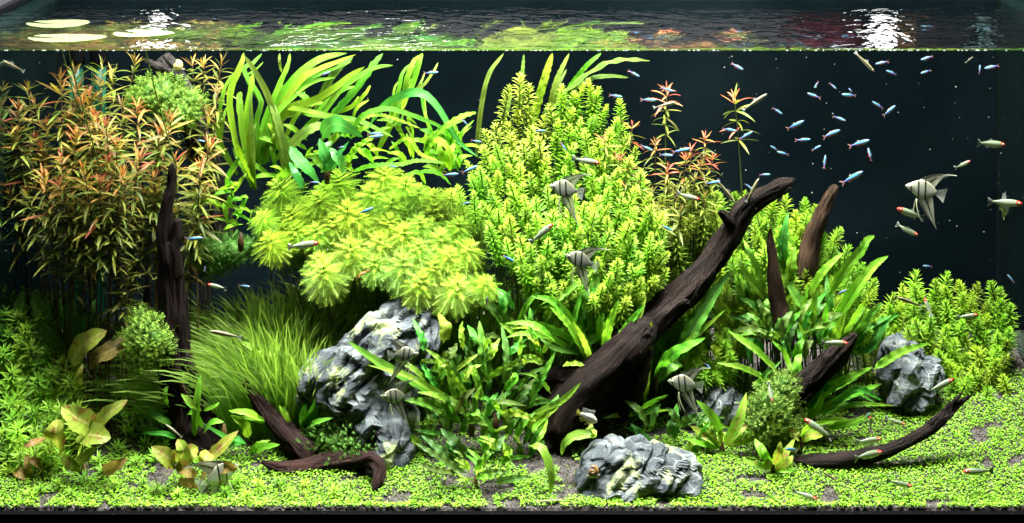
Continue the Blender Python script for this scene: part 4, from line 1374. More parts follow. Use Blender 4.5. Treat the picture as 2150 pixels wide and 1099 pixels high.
# crinkled plants in the middle
Zc = (2.389, 730, 620)
yC = FY(730 + 640 / 2.389, 620 + 960 / 2.389) - .005
leafy('crinkled_plant', 'low bronze green crinkled rosette on the carpet before the tall crinkled plants', (640, 940), yC, [
    ([(595, 895), (470, 820), (340, 742)], 44, 'crypt_dark'), ([(565, 865), (470, 780), (368, 702)], 46, 'crypt_dark', .02), ([(555, 895), (440, 875), (340, 845)], 34, 'crypt_dark', -.03), ([(595, 810), (540, 740), (465, 670)], 62, 'crypt_dark', .03),
    ([(610, 885), (590, 845), (535, 822)], 34, 'crypt_lit', -.05), ([(670, 895), (740, 885), (812, 885)], 34, 'crypt_dark', -.03), ([(735, 940), (830, 920), (930, 912)], 40, 'crypt_dark', -.03), ([(630, 920), (580, 925), (538, 928)], 18, None, -.03),
    ([(690, 830), (740, 770), (790, 700)], 50, 'crypt_dark', .02), ([(770, 850), (800, 820), (915, 808)], 34, None, .0), ([(700, 800), (740, 740), (660, 705)], 30, 'crypt_lit', 0), ([(680, 860), (700, 800), (745, 780)], 40, None, .0),
    ([(800, 820), (800, 780), (780, 735)], 50, 'crypt_lit', -.02), ([(640, 900), (660, 830), (600, 770)], 34, None, .0), ([(640, 920), (690, 910), (720, 920)], 30, None, -.04), ([(650, 930), (650, 890), (640, 880)], 20, 'crypt_lit', -.05)],
    Zc, mat='crypt', wave=.17, seed=30, n=26, m=4, extra=.9)
leafy('crinkled_plant', 'drooping pale leaf plant hanging over bare soil left of the front stone', (940, 745), .075, [
    ([(905, 755), (970, 765), (1010, 850), (1022, 940), (1012, 1010)], 52, 'crypt_lit', -.035), ([(940, 700), (940, 660), (990, 620)], 34, 'java', .06), ([(945, 740), (980, 690), (1004, 622)], 32, 'java', .05), ([(930, 910), (980, 920), (1010, 925)], 12, 'crypt_lit', -.02)],
    Zc, mat='crypt', wave=.08, seed=31, n=14, crown=False, floor=False)
leafy('crinkled_plant', 'tall crinkled plant with long wavy leaves reaching left over the pale stone', (620, 640), .20, [
    ([(585, 590), (480, 520), (330, 430), (180, 350), (70, 280), (0, 230)], 54, None, -.02), ([(540, 540), (420, 470), (290, 400), (100, 350)], 36, 'crypt_lit', -.04), ([(610, 515), (540, 430), (470, 330), (385, 265)], 40, None, -.03),
    ([(580, 650), (470, 570), (370, 535), (282, 526)], 54, None, -.06), ([(560, 575), (450, 505), (350, 486)], 32, 'crypt_lit', -.05), ([(460, 490), (380, 380), (300, 258)], 58, 'java_dark', .03), ([(490, 640), (410, 636), (335, 650)], 26, 'crypt_lit', -.05),
    ([(500, 690), (420, 690), (335, 672)], 28, 'crypt', -.05), ([(395, 300), (370, 210), (325, 115)], 46, 'java_dark', .03), ([(440, 470), (330, 370), (200, 300)], 34, 'crypt', .0), ([(360, 330), (410, 330), (470, 345)], 24, 'crypt', -.02),
    ([(430, 340), (470, 350), (460, 410)], 50, 'crypt_lit', -.04), ([(575, 600), (630, 560), (640, 500)], 40, 'crypt_dark', .02), ([(580, 650), (640, 630), (705, 655)], 40, 'crypt', -.05), ([(600, 610), (640, 590), (670, 610)], 50, 'crypt', -.05)],
    Zc, mat='crypt', wave=.17, seed=32, n=28, m=4, extra=.8)
leafy('crinkled_plant', 'tall crinkled plant with upright leaves just left of the trunk foot', (740, 620), .20, [
    ([(705, 430), (680, 280), (660, 128)], 62, 'java_dark', .02), ([(790, 470), (800, 320), (772, 150)], 54, 'crypt_dark', .03), ([(665, 440), (760, 380), (840, 340), (870, 292)], 40, 'crypt', -.03), ([(890, 570), (960, 440), (1040, 290)], 54, 'crypt', -.03),
    ([(900, 610), (1040, 550), (1110, 500), (1170, 436)], 40, 'crypt', -.05), ([(870, 680), (960, 620), (1060, 560)], 50, 'java', -.05), ([(760, 602), (850, 590), (945, 632)], 44, 'crypt_lit', -.07), ([(720, 700), (760, 670), (802, 658)], 26, 'crypt_lit', -.06),
    ([(640, 580), (645, 510), (670, 450)], 30, 'crypt_lit', -.05), ([(590, 440), (600, 380), (670, 350)], 44, 'crypt_lit', -.03), ([(640, 410), (632, 380), (640, 350)], 24, 'crypt_lit', -.05), ([(530, 388), (590, 340), (655, 295)], 28, 'crypt', -.02),
    ([(690, 340), (720, 280), (765, 215)], 50, 'java', .02), ([(580, 275), (574, 200), (575, 130)], 36, 'java', .03), ([(480, 240), (490, 160), (455, 92)], 70, 'crypt_lit', .03), ([(470, 320), (520, 290), (545, 240)], 60, 'crypt_dark', .02),
    ([(620, 260), (630, 200), (600, 150)], 44, 'java_dark', .04), ([(860, 310), (868, 250), (870, 195)], 26, 'crypt_lit', -.02), ([(960, 270), (940, 230), (895, 205)], 26, 'crypt_lit', -.02), ([(1040, 230), (960, 160), (880, 140), (790, 142)], 36, 'java', .0),
    ([(970, 300), (930, 200), (885, 92)], 30, 'java', .02), ([(980, 345), (930, 310), (870, 305)], 28, 'crypt_lit', -.03), ([(1020, 495), (980, 440), (930, 400), (855, 392)], 26, 'crypt_lit', -.03), ([(880, 350), (890, 330), (870, 320)], 20, 'crypt_lit', -.03),
    ([(780, 480), (840, 420), (830, 390)], 44, 'java', -.01), ([(880, 580), (900, 480), (940, 420)], 70, 'crypt_dark', .02), ([(770, 600), (750, 560), (720, 520)], 40, 'java', -.04), ([(870, 680), (840, 640), (820, 620)], 50, 'crypt_dark', .0),
    ([(660, 520), (700, 520), (740, 580)], 24, 'crypt', -.02), ([(940, 740), (980, 660), (1000, 600)], 30, 'java', -.03), ([(840, 740), (860, 730), (830, 700)], 30, 'crypt_lit', -.06), ([(1190, 350), (1140, 345), (1085, 355)], 26, 'crypt_lit', .0),
    ([(720, 240), (700, 230), (690, 300)], 30, 'java', .0), ([(560, 420), (500, 360), (470, 430)], 26, 'java_dark', .04), ([(800, 300), (850, 250), (900, 220)], 30, 'java_dark', .06)],
    Zc, mat='crypt', wave=.17, seed=33, n=24, m=4, extra=.8)

rc = random.Random(77)
for nm, cx_, cy_, rx_, ry_, nn, lab in (('crinkled_plant', 985, 890, 150, 60, 34, 'dim bronze crinkled plant crowding the soil under the tall wavy leaves'), ('crinkled_plant', 1000, 760, 140, 60, 34, 'dim green crinkled thicket behind the tall wavy leaves before the feathery dome'),
                                        ('broad_fern', 1655, 690, 85, 50, 40, 'dim fern leaves crowding the foot of the split wooden spike'), ('long_crinkled_plant', 1130, 670, 120, 50, 30, 'long narrow green blades rising behind the wood base below the bright mound'), ('long_crinkled_plant', 980, 840, 170, 60, 34, 'long narrow wavy blades filling the crinkled thicket above the soil'), ('crinkled_plant', 1420, 900, 90, 40, 16, 'dim crinkled plant in the shade between trunk and dark stone')):
    lv = []
    for q in range(nn):
        x, y = cx_ + rc.uniform(-rx_, rx_), cy_ + rc.uniform(-ry_, ry_)
        a = math.pi / 2 + (cx_ - x) / rx_ * 1.0 + rc.gauss(0, .45)
        l = rc.uniform(45, 95) * (1.65 if nm.startswith('long') else 1)
        lv.append(([(x - math.cos(a) * l * .4, y + math.sin(a) * l * .5), (x, y - 4), (x + math.cos(a) * l * .55, y - math.sin(a) * l * .45 + 6)], rc.uniform(12, 21), rc.choice(('crypt', 'java', 'crypt', 'java_dark') if nm.startswith('long') else ('crypt_dark', 'crypt_dark', 'crypt', 'java_dark')), rc.uniform(-.02, .05)))
    leafy(nm, lab, (cx_, cy_ + ry_), min(.27, FY(cx_, cy_ + ry_) - .01) if cy_ > 800 else (.31 if cx_ > 1500 else .29), lv, mat='crypt_dark', wave=.17, seed=60 + nn + cy_, n=18, m=4, extra=0, crown=False)

# small ferns by the grass, far left greens
Zg = (2.114, 380, 560)
leafy('fern_rosette', 'bright fern rosette by the hook of the reddish driftwood, below the grass', (540, 715), .22, [
    ([(535, 720), (600, 620), (642, 482)], 60, None, -.02), ([(560, 700), (640, 570), (742, 540)], 46), ([(590, 670), (650, 640), (715, 648)], 34, None, -.03), ([(545, 720), (600, 690), (680, 670)], 28, None, -.05), ([(490, 700), (460, 660), (435, 615)], 24, None, -.05),
    ([(545, 720), (540, 660), (560, 600)], 36), ([(640, 560), (660, 510), (700, 460)], 34, 'java_dark', .06)], Zg, mat='java', seed=40, n=10)
leafy('fern_rosette', 'dim fern rosette at the foot of the black upright driftwood', (190, 720), .20, [
    ([(60, 760), (70, 600), (88, 475)], 38, None, .0), ([(90, 640), (40, 600), (0, 565)], 34, None, -.02), ([(100, 720), (60, 650), (0, 660)], 30), ([(370, 690), (300, 650), (210, 640)], 40, None, -.03), ([(300, 760), (280, 700), (220, 660)], 50, 'java', -.03),
    ([(270, 790), (220, 770), (90, 690)], 30, 'java_dark'), ([(310, 820), (360, 800), (440, 790)], 40, None, -.05), ([(300, 830), (340, 790), (400, 770)], 30), ([(220, 800), (240, 760), (290, 790)], 34, 'java_dark', -.04), ([(100, 640), (150, 620), (170, 600)], 20),
    ([(100, 740), (140, 690), (190, 690)], 36), ([(-40, 700), (-100, 660), (-160, 620)], 30, 'java_dark'), ([(-20, 760), (-80, 740), (-180, 740)], 26, 'java_dark', .0), ([(-60, 620), (-70, 560), (-50, 500)], 26)], Zg, mat='java', seed=41, n=10)
leafy('fern_rosette', 'drooping lit fern leaf hanging among the grass blades', (300, 370), .26, [
    ([(300, 400), (330, 370), (260, 330)], 40, 'crypt_lit', -.03), ([(310, 400), (340, 390), (360, 370)], 26, 'crypt_lit', -.03), ([(440, 450), (410, 400), (390, 350)], 34, 'java', .02)], Zg, mat='java', seed=42, n=8, crown=False)
Zl = (2.0, 0, 550)
leafy('broad_fern', 'dim broad dark leaves rising behind the starry bank at the shaded end', (270, 400), .36, [
    ([(280, 380), (190, 260), (140, 115)], 90, 'java_dark', .0), ([(300, 360), (290, 220), (300, 130)], 60, 'java_dark', .02), ([(100, 330), (80, 200), (100, 115)], 60, 'java_dark', .02), ([(60, 380), (20, 300), (0, 220)], 50, 'java_dark', .0),
    ([(330, 380), (340, 240), (330, 170)], 50, 'java_dark', .03), ([(300, 420), (230, 330), (160, 240)], 60, 'java_dark', -.02), ([(360, 330), (380, 220), (410, 150)], 44, 'java_dark', .04), ([(380, 290), (360, 220), (350, 180)], 30, 'java_dark', .04)],
    Zl, mat='java_dark', seed=43, n=10)
leafy('broad_fern', 'dim broad leaves in the hollow under the moss clump beside the lilies', (450, 640), .30, [
    ([(470, 600), (500, 540), (520, 490)], 40, 'java', -.05), ([(400, 640), (410, 540), (400, 460)], 50, 'java_dark', .0), ([(540, 640), (620, 580), (700, 560)], 34, 'java_dark', .0), ([(560, 660), (620, 640), (640, 690)], 40, 'java_dark', -.05),
    ([(600, 660), (650, 620), (760, 690)], 34, 'java_dark', -.04), ([(450, 590), (460, 520), (440, 480)], 30, 'java_dark', .0), ([(580, 690), (660, 720), (720, 740)], 44, 'java', -.06), ([(700, 700), (680, 640), (660, 600)], 34, 'java_dark', .02),
    ([(420, 290), (400, 270), (430, 215), (560, 150)], 16, 'java', -.02)], Zl, mat='java_dark', seed=44, n=10)

# mottled lilies
def lily(label, base, y0, leaves, seed):
    k, ox, oy = Zl
    leafy('lily', label, base, y0, leaves, Zl, mat='lily', prof='lily', wave=.03, wfk=.9, fold=.28, m=4, n=10, spread=.03, seed=seed)


lily('largest mottled lily with folded yellow green leaves among the starry shoots', (350, 860), .12, [
    ([(390, 690), (330, 660), (258, 608)], 120, None, -.03), ([(345, 720), (400, 730), (466, 740)], 120, None, -.05), ([(395, 690), (450, 640), (536, 580)], 76, None, -.02), ([(250, 790), (235, 730), (240, 660)], 130, None, -.01),
    ([(320, 845), (360, 820), (410, 775)], 56, None, -.06), ([(430, 880), (480, 860), (536, 825)], 60, 'lily_brown', -.05), ([(190, 740), (140, 760), (95, 775)], 40, 'lily_brown', -.04), ([(260, 820), (300, 850), (340, 880)], 60, None, -.04),
    ([(350, 900), (345, 800), (350, 720)], 7, 'stem', 0), ([(345, 900), (300, 850), (255, 790)], 7, 'stem', 0), ([(360, 900), (380, 800), (395, 690)], 7, 'stem', 0)], 50)
lily('smaller mottled lily with pale cupped leaves in front of the dim fern rosette', (800, 900), .085, [
    ([(735, 840), (700, 820), (635, 775)], 90, None, -.03), ([(740, 840), (770, 800), (745, 745)], 80, None, -.01), ([(870, 830), (920, 790), (1002, 708)], 76, None, .0), ([(880, 800), (860, 830), (840, 860)], 70, None, -.02), ([(770, 830), (800, 800), (830, 780)], 76, None, .02),
    ([(740, 850), (790, 880), (825, 905)], 56, 'lily_brown', -.03), ([(830, 960), (850, 910), (875, 865)], 40, 'lily_brown', -.04), ([(880, 880), (940, 860), (1000, 870)], 64, 'lily_brown', -.02), ([(750, 920), (790, 930), (830, 950)], 40, 'lily_brown', -.03),
    ([(870, 920), (920, 900), (960, 930)], 50, 'lily_brown', -.02), ([(800, 930), (780, 870), (740, 840)], 7, 'stem', 0), ([(805, 930), (830, 880), (870, 825)], 7, 'stem', 0), ([(690, 830), (710, 850), (725, 875)], 20, None, -.03)], 51)
lily('pair of bronze lily leaves hanging beside the lower moss clump', (430, 560), .25, [
    ([(300, 420), (340, 360), (390, 320), (450, 290)], 110, 'lily', -.03), ([(530, 330), (470, 370), (410, 400), (375, 455)], 90, 'lily_brown', -.02), ([(540, 380), (520, 340), (510, 310)], 60, 'lily_brown', .0), ([(335, 520), (330, 480), (350, 425)], 34, 'lily', .0),
    ([(460, 600), (400, 520), (350, 420)], 6, 'stem', 0), ([(470, 600), (500, 500), (470, 390)], 6, 'stem', 0)], 52)
lily('small brown lily remnants low at the shaded end of the carpet', (130, 900), .13, [
    ([(120, 800), (115, 850), (140, 900)], 40, 'lily_brown', -.03), ([(60, 870), (90, 890), (130, 920)], 50, 'lily_brown', -.03), ([(180, 870), (150, 840), (110, 830)], 44, 'lily_brown', -.02), ([(150, 900), (150, 820), (150, 770)], 6, 'stem_red', 0)], 53)

# floating pads
def pad(px, py, a, b, label, notch, seed):
    """pad on the water whose middle is seen at px, py"""
    k = (P(px, py, 0).z - HZ)
    s = (ZW + .0035 - HZ) / k
    c = Vector((CX, -D, HZ)) + (P(px, py, 0) - Vector((CX, -D, HZ))) * s
    r = random.Random(seed)
    t = thing('lily_pad', (c.x, c.y, ZW + .001), label, 'lily pad')
    mb = MB()
    n = 40
    V, UV, Fc = [], [], []
    for ring in range(5):
        for i in range(n):
            u = i / (n - 1)
            an = notch + .2 + u * (2 * math.pi - .4)
            rr = ring / 4
            V.append((math.cos(an) * a * rr, math.sin(an) * b * rr, .0015 + .002 * rr * rr * (1 + .6 * math.sin(an * 2 + seed)) + .0003 * math.sin(an * 11) * rr))
            UV.append((.5 + .5 * math.sin(an * 9) * .9, rr))
    Fc = grid_faces(4, n - 1)
    mb.add(V, Fc, UV)
    link('blade', mb.mesh('blade', [G['pad']]), t)
    pts = [Vector((0, 0, .001)), Vector((.01, -.01, -.05)), Vector((.03, .02, -.16)), Vector((.06, .05, -.30))]
    V, Fc, UV = tube(catmull([tuple(p) for p in pts], 10), .0016, 5)
    mb = MB(); mb.add(V, Fc, UV)
    link('stalk', mb.mesh('stalk', [G['stem']]), t)


pad(122, 50, .072, .062, 'pale floating lily pad farthest from the front glass', 2.9, 1)
pad(142, 80, .086, .056, 'pale floating lily pad nearest the front glass, blunt edge to the glass wall', 3.0, 2)
pad(302, 71, .068, .050, 'pale floating lily pad with a deep notch, in the white reflection', 2.6, 3)

# ------------------------------------------------------------------ grass, moss, carpet, gravel
r = random.Random(11)
mb = MB()
for i in range(2700):
    u = r.random()
    gx = r.gauss(572, 115) if u < .8 else r.uniform(420, 820)
    gy = r.uniform(.24, .46)
    bx = P(gx, 0, gy).x
    b = Vector((bx, gy, ground(bx, gy)))
    Hh = r.uniform(.14, .27) * (1.15 - .8 * abs(gx - 560) / 420)
    if gx > 660:
        Hh *= .9
    lean = (gx - 640) / 330 + r.gauss(0, .24)
    if gx > 700:
        lean = r.gauss(.1, .2)
    ly = -r.uniform(.0, .8) if gy < .36 else r.uniform(-.5, .2)
    dx, dyy = lean * Hh, ly * Hh * .6
    pts = []
    for q in range(8):
        t = q / 7
        pts.append((b.x + dx * t ** 1.5, b.y + dyy * t ** 1.5, b.z + Hh * (t - .29 * (abs(lean) + .35) * t ** 3.0)))
    V, Fc, UV = ribbon(pts, r.uniform(.0022, .0052), (r.uniform(-.5, .5), -1, .4), 'strap', 1, 0)
    mb.add(V, Fc, UV)
for i in range(2800):       # dim grass filling the hollow behind the stone and under the mounds
    gx, gy = r.uniform(560, 1420), r.uniform(.40, .60)
    bx = P(gx, 0, gy).x
    Hh = r.uniform(.06, .22) * (1.25 if 620 < gx < 1060 else 1)
    b = Vector((bx, gy, ground(bx, gy)))
    lean = r.gauss(0, .3)
    pts = [(b.x + lean * Hh * (q / 6) ** 1.5, b.y - .2 * Hh * (q / 6) ** 1.5, b.z + Hh * (q / 6 - .25 * (q / 6) ** 3)) for q in range(7)]
    V, Fc, UV = ribbon(pts, r.uniform(.003, .0055), (r.uniform(-.5, .5), -1, .4), 'strap', 1, 0)
    mb.add(V, Fc, UV)
g = link('grass', mb.mesh('grass', [G['grass']]), kind='stuff')
g['label'] = 'fine grass blades arching out beside the pale veined stone'
g['category'] = 'grass'


def sprig_cloud(mb, pts, size, r, spikes=3):
    for p, nrm in pts:
        nrm = Vector(nrm).normalized()
        A = Matrix.Translation(p) @ align_z((nrm + Vector((r.uniform(-.6, .6), r.uniform(-.6, .6), r.uniform(-.3, .7)))).normalized()) @ rotz(r.uniform(0, 6.28))
        s = size * r.uniform(.6, 1.3)
        V, Fc, UV = [], [], []
        for k in range(4):
            z = s * (.15 + .28 * k)
            ll = s * (.5 - .08 * k)
            for i in range(spikes):
                a = i * 2 * math.pi / spikes + k * 1.1
                ca, sa = math.cos(a), math.sin(a)
                b = len(V)
                ww = s * .075
                V += [(-sa * ww, ca * ww, z), (sa * ww, -ca * ww, z), (ca * ll, sa * ll, z + ll * .55)]
                UV += [(.3, k / 4), (.7, k / 4), (.5, k / 4 + .3)]
                Fc.append((b, b + 1, b + 2))
        mb.add(xf(V, A), Fc, UV)


def moss(label, blobs, n, size, mat, seed):
    """blobs: (px, py, Y, rx_px, rz_px, ry_px)"""
    r = random.Random(seed)
    c = P(*blobs[0][:3])
    t = thing('moss_clump', c, label, 'moss')
    mb = MB()
    core = MB()
    tot = sum(b[3] * b[4] for b in blobs)
    for px, py, y, rx, rz, ry in blobs:
        p0 = P(px, py, y)
        k = (1 + y / D) / 1000
        pts = []
        for i in range(int(n * rx * rz / tot)):
            d = Vector((r.gauss(0, 1), r.gauss(0, 1), r.gauss(0, 1))).normalized()
            q = r.uniform(.60, 1.12)
            lump = 1 + .5 * noise.noise(d * 2.9 + Vector((seed, px * .1, 0)))
            pts.append((p0 + Vector((d.x * rx * k, d.y * ry * k, d.z * rz * k)) * q * lump - c, d))
        sprig_cloud(mb, pts, size, r)
    link('sprigs', mb.mesh('sprigs', [G[mat]]), t, kind='stuff')
    mb = MB()
    for px, py, y, rx, rz, ry in blobs:
        p0 = P(px, py, y) - c
        k = (1 + y / D) / 1000 * .72
        a = []
        for q in range(9):
            th = -math.pi / 2 + math.pi * q / 8
            for s in range(14):
                ph = s / 14 * 2 * math.pi
                d = Vector((math.cos(th) * math.cos(ph), math.cos(th) * math.sin(ph), math.sin(th)))
                lump = 1 + .5 * noise.noise(d * 2.9 + Vector((seed, px * .1, 0)))
                a.append((p0.x + d.x * rx * k * lump, p0.y + d.y * ry * k * lump, p0.z + d.z * rz * k * lump))
        mb.add(a, grid_faces(8, 14, True))
    link('core', mb.mesh('core', [G['moss_dark']]), t)


moss('bright feathery moss clump on the grey driftwood limb', [(335, 200, .45, 52, 36, 40), (375, 235, .44, 44, 30, 36), (300, 210, .45, 28, 24, 24), (395, 215, .45, 26, 26, 24)], 1500, .015, 'moss', 1)
moss('rounded moss clump hanging on the lower black upright driftwood', [(312, 715, .21, 46, 50, 40), (296, 668, .23, 20, 22, 20), (298, 762, .20, 26, 14, 22), (335, 735, .21, 26, 30, 26)], 1500, .014, 'moss', 2)
moss('low dark moss mat between the reddish driftwood and the pale stone', [(730, 920, .20, 76, 42, 60), (690, 905, .21, 40, 36, 40), (770, 935, .18, 44, 32, 40)], 1900, .012, 'moss_dark', 3)
moss('shaggy moss ball gripping the thick dark slanting branch', [(1622, 850, .20, 44, 40, 40), (1645, 815, .21, 26, 30, 26), (1610, 890, .20, 50, 36, 40), (1590, 870, .21, 22, 28, 24)], 1700, .013, 'moss_mid', 4)
moss('dark moss patch on wood behind the grass, left of the feathery dome', [(470, 530, .40, 62, 34, 30), (440, 560, .40, 40, 24, 26), (520, 520, .41, 24, 16, 20)], 1000, .012, 'moss_dark', 5)

# carpet of round leaves, thin where the soil shows
r = random.Random(21)
mb = MB()
cnt = 0
KX = np.array([0, 500, 800, 1000, 1200, 1300, 1450, 1600, 2150])
KD = np.array([.8, .95, .95, .6, .3, .85, 1.0, 1.05, 1.0])
while cnt < 70000:
    x = r.uniform(XL + .01, XR - .01)
    y = r.random() ** 1.15 * .52 + .002
    px = 1075 + (x - CX) * 1000 / (1 + y / D)
    nz_ = noise.noise(Vector((x * 11, y * 15, 5))) + .6 * noise.noise(Vector((x * 30, y * 34, 9)))
    dens = np.interp(px, KX, KD)
    if nz_ < .38 - dens * .80:
        continue
    if y > .2 and px < 1350 and r.random() < .75:
        continue
    s = r.uniform(.0013, .0025)
    h = r.uniform(.001, .008) * (1 + .6 * nz_)
    c = Vector((x, y, ground(x, y) + .003 + h))
    A = Matrix.Translation(c) @ rotz(r.uniform(0, 6.28)) @ roty(r.uniform(-.5, .5)) @ rotx(r.uniform(-.5, .5))
    V = [(0, 0, -s * .15)] + [(math.cos(q * math.pi / 3) * s * 1.15, math.sin(q * math.pi / 3) * s, s * .1 * (q % 2)) for q in range(6)]
    mb.add(xf(V, A), [(0, 1 + q, 1 + (q + 1) % 6) for q in range(6)], [(.8, .5)] * 7)
    cnt += 1
g = link('carpet_leaves', mb.mesh('carpet_leaves', [G['carpet']]), kind='stuff')
g['label'] = 'carpet of tiny round leaves over the front soil'
mb = MB()
for i in range(2600):          # wiry runners and grassy bits in the carpet
    x = r.uniform(XL + .02, XR - .02)
    y = r.random() ** 1.3 * .4 + .008
    b = Vector((x, y, ground(x, y)))
    h = r.uniform(.008, .022)
    d = Vector((r.gauss(0, .6), r.gauss(0, .6), 1)).normalized() * h
    V, Fc, UV = ribbon([tuple(b + d * t + Vector((0, 0, -.3 * h * t * t))) for t in (0, .35, .7, 1)], .0018, (r.uniform(-1, 1), -1, .3), 'lance', 1, 0)
    mb.add(V, Fc, UV)
g = link('carpet_sprouts', mb.mesh('carpet_sprouts', [G['grass']]), kind='stuff')
g['label'] = 'thin grassy sprouts poking through the carpet of round leaves'

m_grain = plain_mat('soil_grain', (.028, .024, .022), rough=.9, spec=.1, col2=(.105, .094, .088), vscale=55)
mb = MB()
oct_v = [(1, 0, 0), (-1, 0, 0), (0, 1, 0), (0, -1, 0), (0, 0, 1), (0, 0, -1)]
oct_f = [(0, 2, 4), (2, 1, 4), (1, 3, 4), (3, 0, 4), (2, 0, 5), (1, 2, 5), (3, 1, 5), (0, 3, 5)]
for i in range(28000):
    x = r.uniform(XL + .005, XR - .005)
    y = r.random() ** 1.4 * .5 + .003
    s = r.uniform(.0011, .0026)
    A = Matrix.Translation((x, y, ground(x, y) + s * .4)) @ rotz(r.uniform(0, 6)) @ rotx(r.uniform(0, 3))
    V = [tuple(np.array(v) * s * (r.uniform(.7, 1.25))) for v in oct_v]
    mb.add(xf(V, A), oct_f)
# soil seen pressed against the front glass
for i in range(500):
    x = r.uniform(XL + .005, XR - .005)
    s = r.uniform(.0014, .003)
    z = r.uniform(-.02, ground(x, 0))
    A = Matrix.Translation((x, .0035, z)) @ rotz(r.uniform(0, 6)) @ rotx(r.uniform(0, 3))
    V = [tuple(np.array(v) * s * .9 * (r.uniform(.7, 1.1))) for v in oct_v]
    V = xf(V, A)
    V[:, 1] = np.maximum(V[:, 1], .0006)
    mb.add(V, oct_f)
g = link('gravel', mb.mesh('gravel', [m_grain], smooth=False), kind='stuff')
g['label'] = 'loose dark grains of aquarium soil'
# ------------------------------------------------------------------ fish


def fish_mat(name, build, rough=.3, spec=.6, alpha=1.0, trans=0.0):
    """build(nt, u, v) -> colour socket; u runs tail to nose, v belly to back"""
    m, nt, out = new_mat(name)
    L = nt.links.new
    tc = N(nt, 'ShaderNodeTexCoord')
    sx = N(nt, 'ShaderNodeSeparateXYZ')
    L(tc.outputs['UV'], sx.inputs[0])
    nz = N(nt, 'ShaderNodeTexNoise', i_Scale=14.0)
    L(tc.outputs['UV'], nz.inputs['Vector'])
    j = N(nt, 'ShaderNodeMath', operation='MULTIPLY_ADD')
    L(nz.outputs[0], j.inputs[0])
    j.inputs[1].default_value = .08
    L(sx.outputs[1], j.inputs[2])
    j2 = N(nt, 'ShaderNodeMath', operation='SUBTRACT')
    L(j.outputs[0], j2.inputs[0])
    j2.inputs[1].default_value = .04
    col = build(nt, sx.outputs[0], j2.outputs[0])
    pb = N(nt, 'ShaderNodeBsdfPrincipled', i_Roughness=rough)
    pb.inputs['Specular IOR Level'].default_value = spec
    if isinstance(col, tuple):
        pb.inputs['Base Color'].default_value = c4(col)
    else:
        L(col, pb.inputs['Base Color'])
    sh = pb.outputs[0]
    if trans:
        tr = N(nt, 'ShaderNodeBsdfTranslucent')
        if isinstance(col, tuple):
            tr.inputs[0].default_value = c4(col)
        else:
            L(col, tr.inputs[0])
        mx = N(nt, 'ShaderNodeMixShader', i_Fac=trans)
        L(sh, mx.inputs[1]); L(tr.outputs[0], mx.inputs[2])
        sh = mx.outputs[0]
    if alpha < 1:
        tp = N(nt, 'ShaderNodeBsdfTransparent')
        mx = N(nt, 'ShaderNodeMixShader', i_Fac=alpha)
        L(tp.outputs[0], mx.inputs[1]); L(sh, mx.inputs[2])
        sh = mx.outputs[0]
    L(sh, out.inputs[0])
    return m


def rampn(nt, sock, stops, interp='LINEAR'):
    rp = ramp(nt, stops, interp)
    nt.links.new(sock, rp.inputs[0])
    return rp.outputs[0]


BL, CY = (.015, .07, .50), (.05, .32, .62)


def col_tetra(nt, u, v):
    lower = rampn(nt, u, [(.0, (.40, .03, .025)), (.52, (.38, .035, .03)), (.68, (.22, .2, .22)), (.9, (.2, .2, .24))])
    side = rampn(nt, v, [(.40, (0, 0, 0)), (.47, (1, 1, 1))])
    blue = rampn(nt, u, [(.1, (.03, .10, .55)), (.45, CY), (.8, (.08, .38, .68)), (1, BL)])
    c = mixc(nt, side, lower, blue)
    top = rampn(nt, v, [(.80, (0, 0, 0)), (.86, (1, 1, 1))])
    return mixc(nt, top, c, (.05, .07, .06))


def col_rummy(nt, u, v):
    c = rampn(nt, v, [(.05, (.42, .45, .30)), (.5, (.34, .38, .24)), (.62, (.26, .32, .20)), (.95, (.12, .16, .09))])
    head = rampn(nt, u, [(.775, (0, 0, 0)), (.83, (1, 1, 1))])
    return mixc(nt, head, c, (.60, .025, .015))


def stripes(nt, sock, pos, wd, soft=.012):
    """black bars at the given positions"""
    st = [(0, (0, 0, 0))]
    for p in pos:
        st += [(p - wd - soft, (0, 0, 0)), (p - wd, (1, 1, 1)), (p + wd, (1, 1, 1)), (p + wd + soft, (0, 0, 0))]
    return rampn(nt, sock, st)


def slanted(nt, u, v, k):
    m = N(nt, 'ShaderNodeMath', operation='MULTIPLY_ADD')
    nt.links.new(v, m.inputs[0])
    m.inputs[1].default_value = k
    nt.links.new(u, m.inputs[2])
    return m.outputs[0]


def col_angel(nt, u, v):
    c = rampn(nt, v, [(0.1, (.46, .49, .36)), (.5, (.42, .45, .36)), (.9, (.26, .26, .17))])
    s = stripes(nt, slanted(nt, u, v, -.10), (.31, .53, .78), .022)
    return mixc(nt, s, c, (.012, .012, .010))


def col_eater(nt, u, v):
    c = rampn(nt, v, [(.1, (.22, .21, .15)), (.30, (.20, .19, .12)), (.36, (.008, .008, .006)), (.60, (.008, .008, .006)), (.66, (.17, .15, .07)), (.95, (.09, .08, .035))])
    return c


def col_ram(nt, u, v):
    c = rampn(nt, v, [(.1, (.60, .48, .12)), (.42, (.60, .56, .42)), (.52, (.06, .06, .06)), (.60, (.06, .06, .06)), (.66, (.50, .50, .45)), (.95, (.34, .33, .28))])
    return c


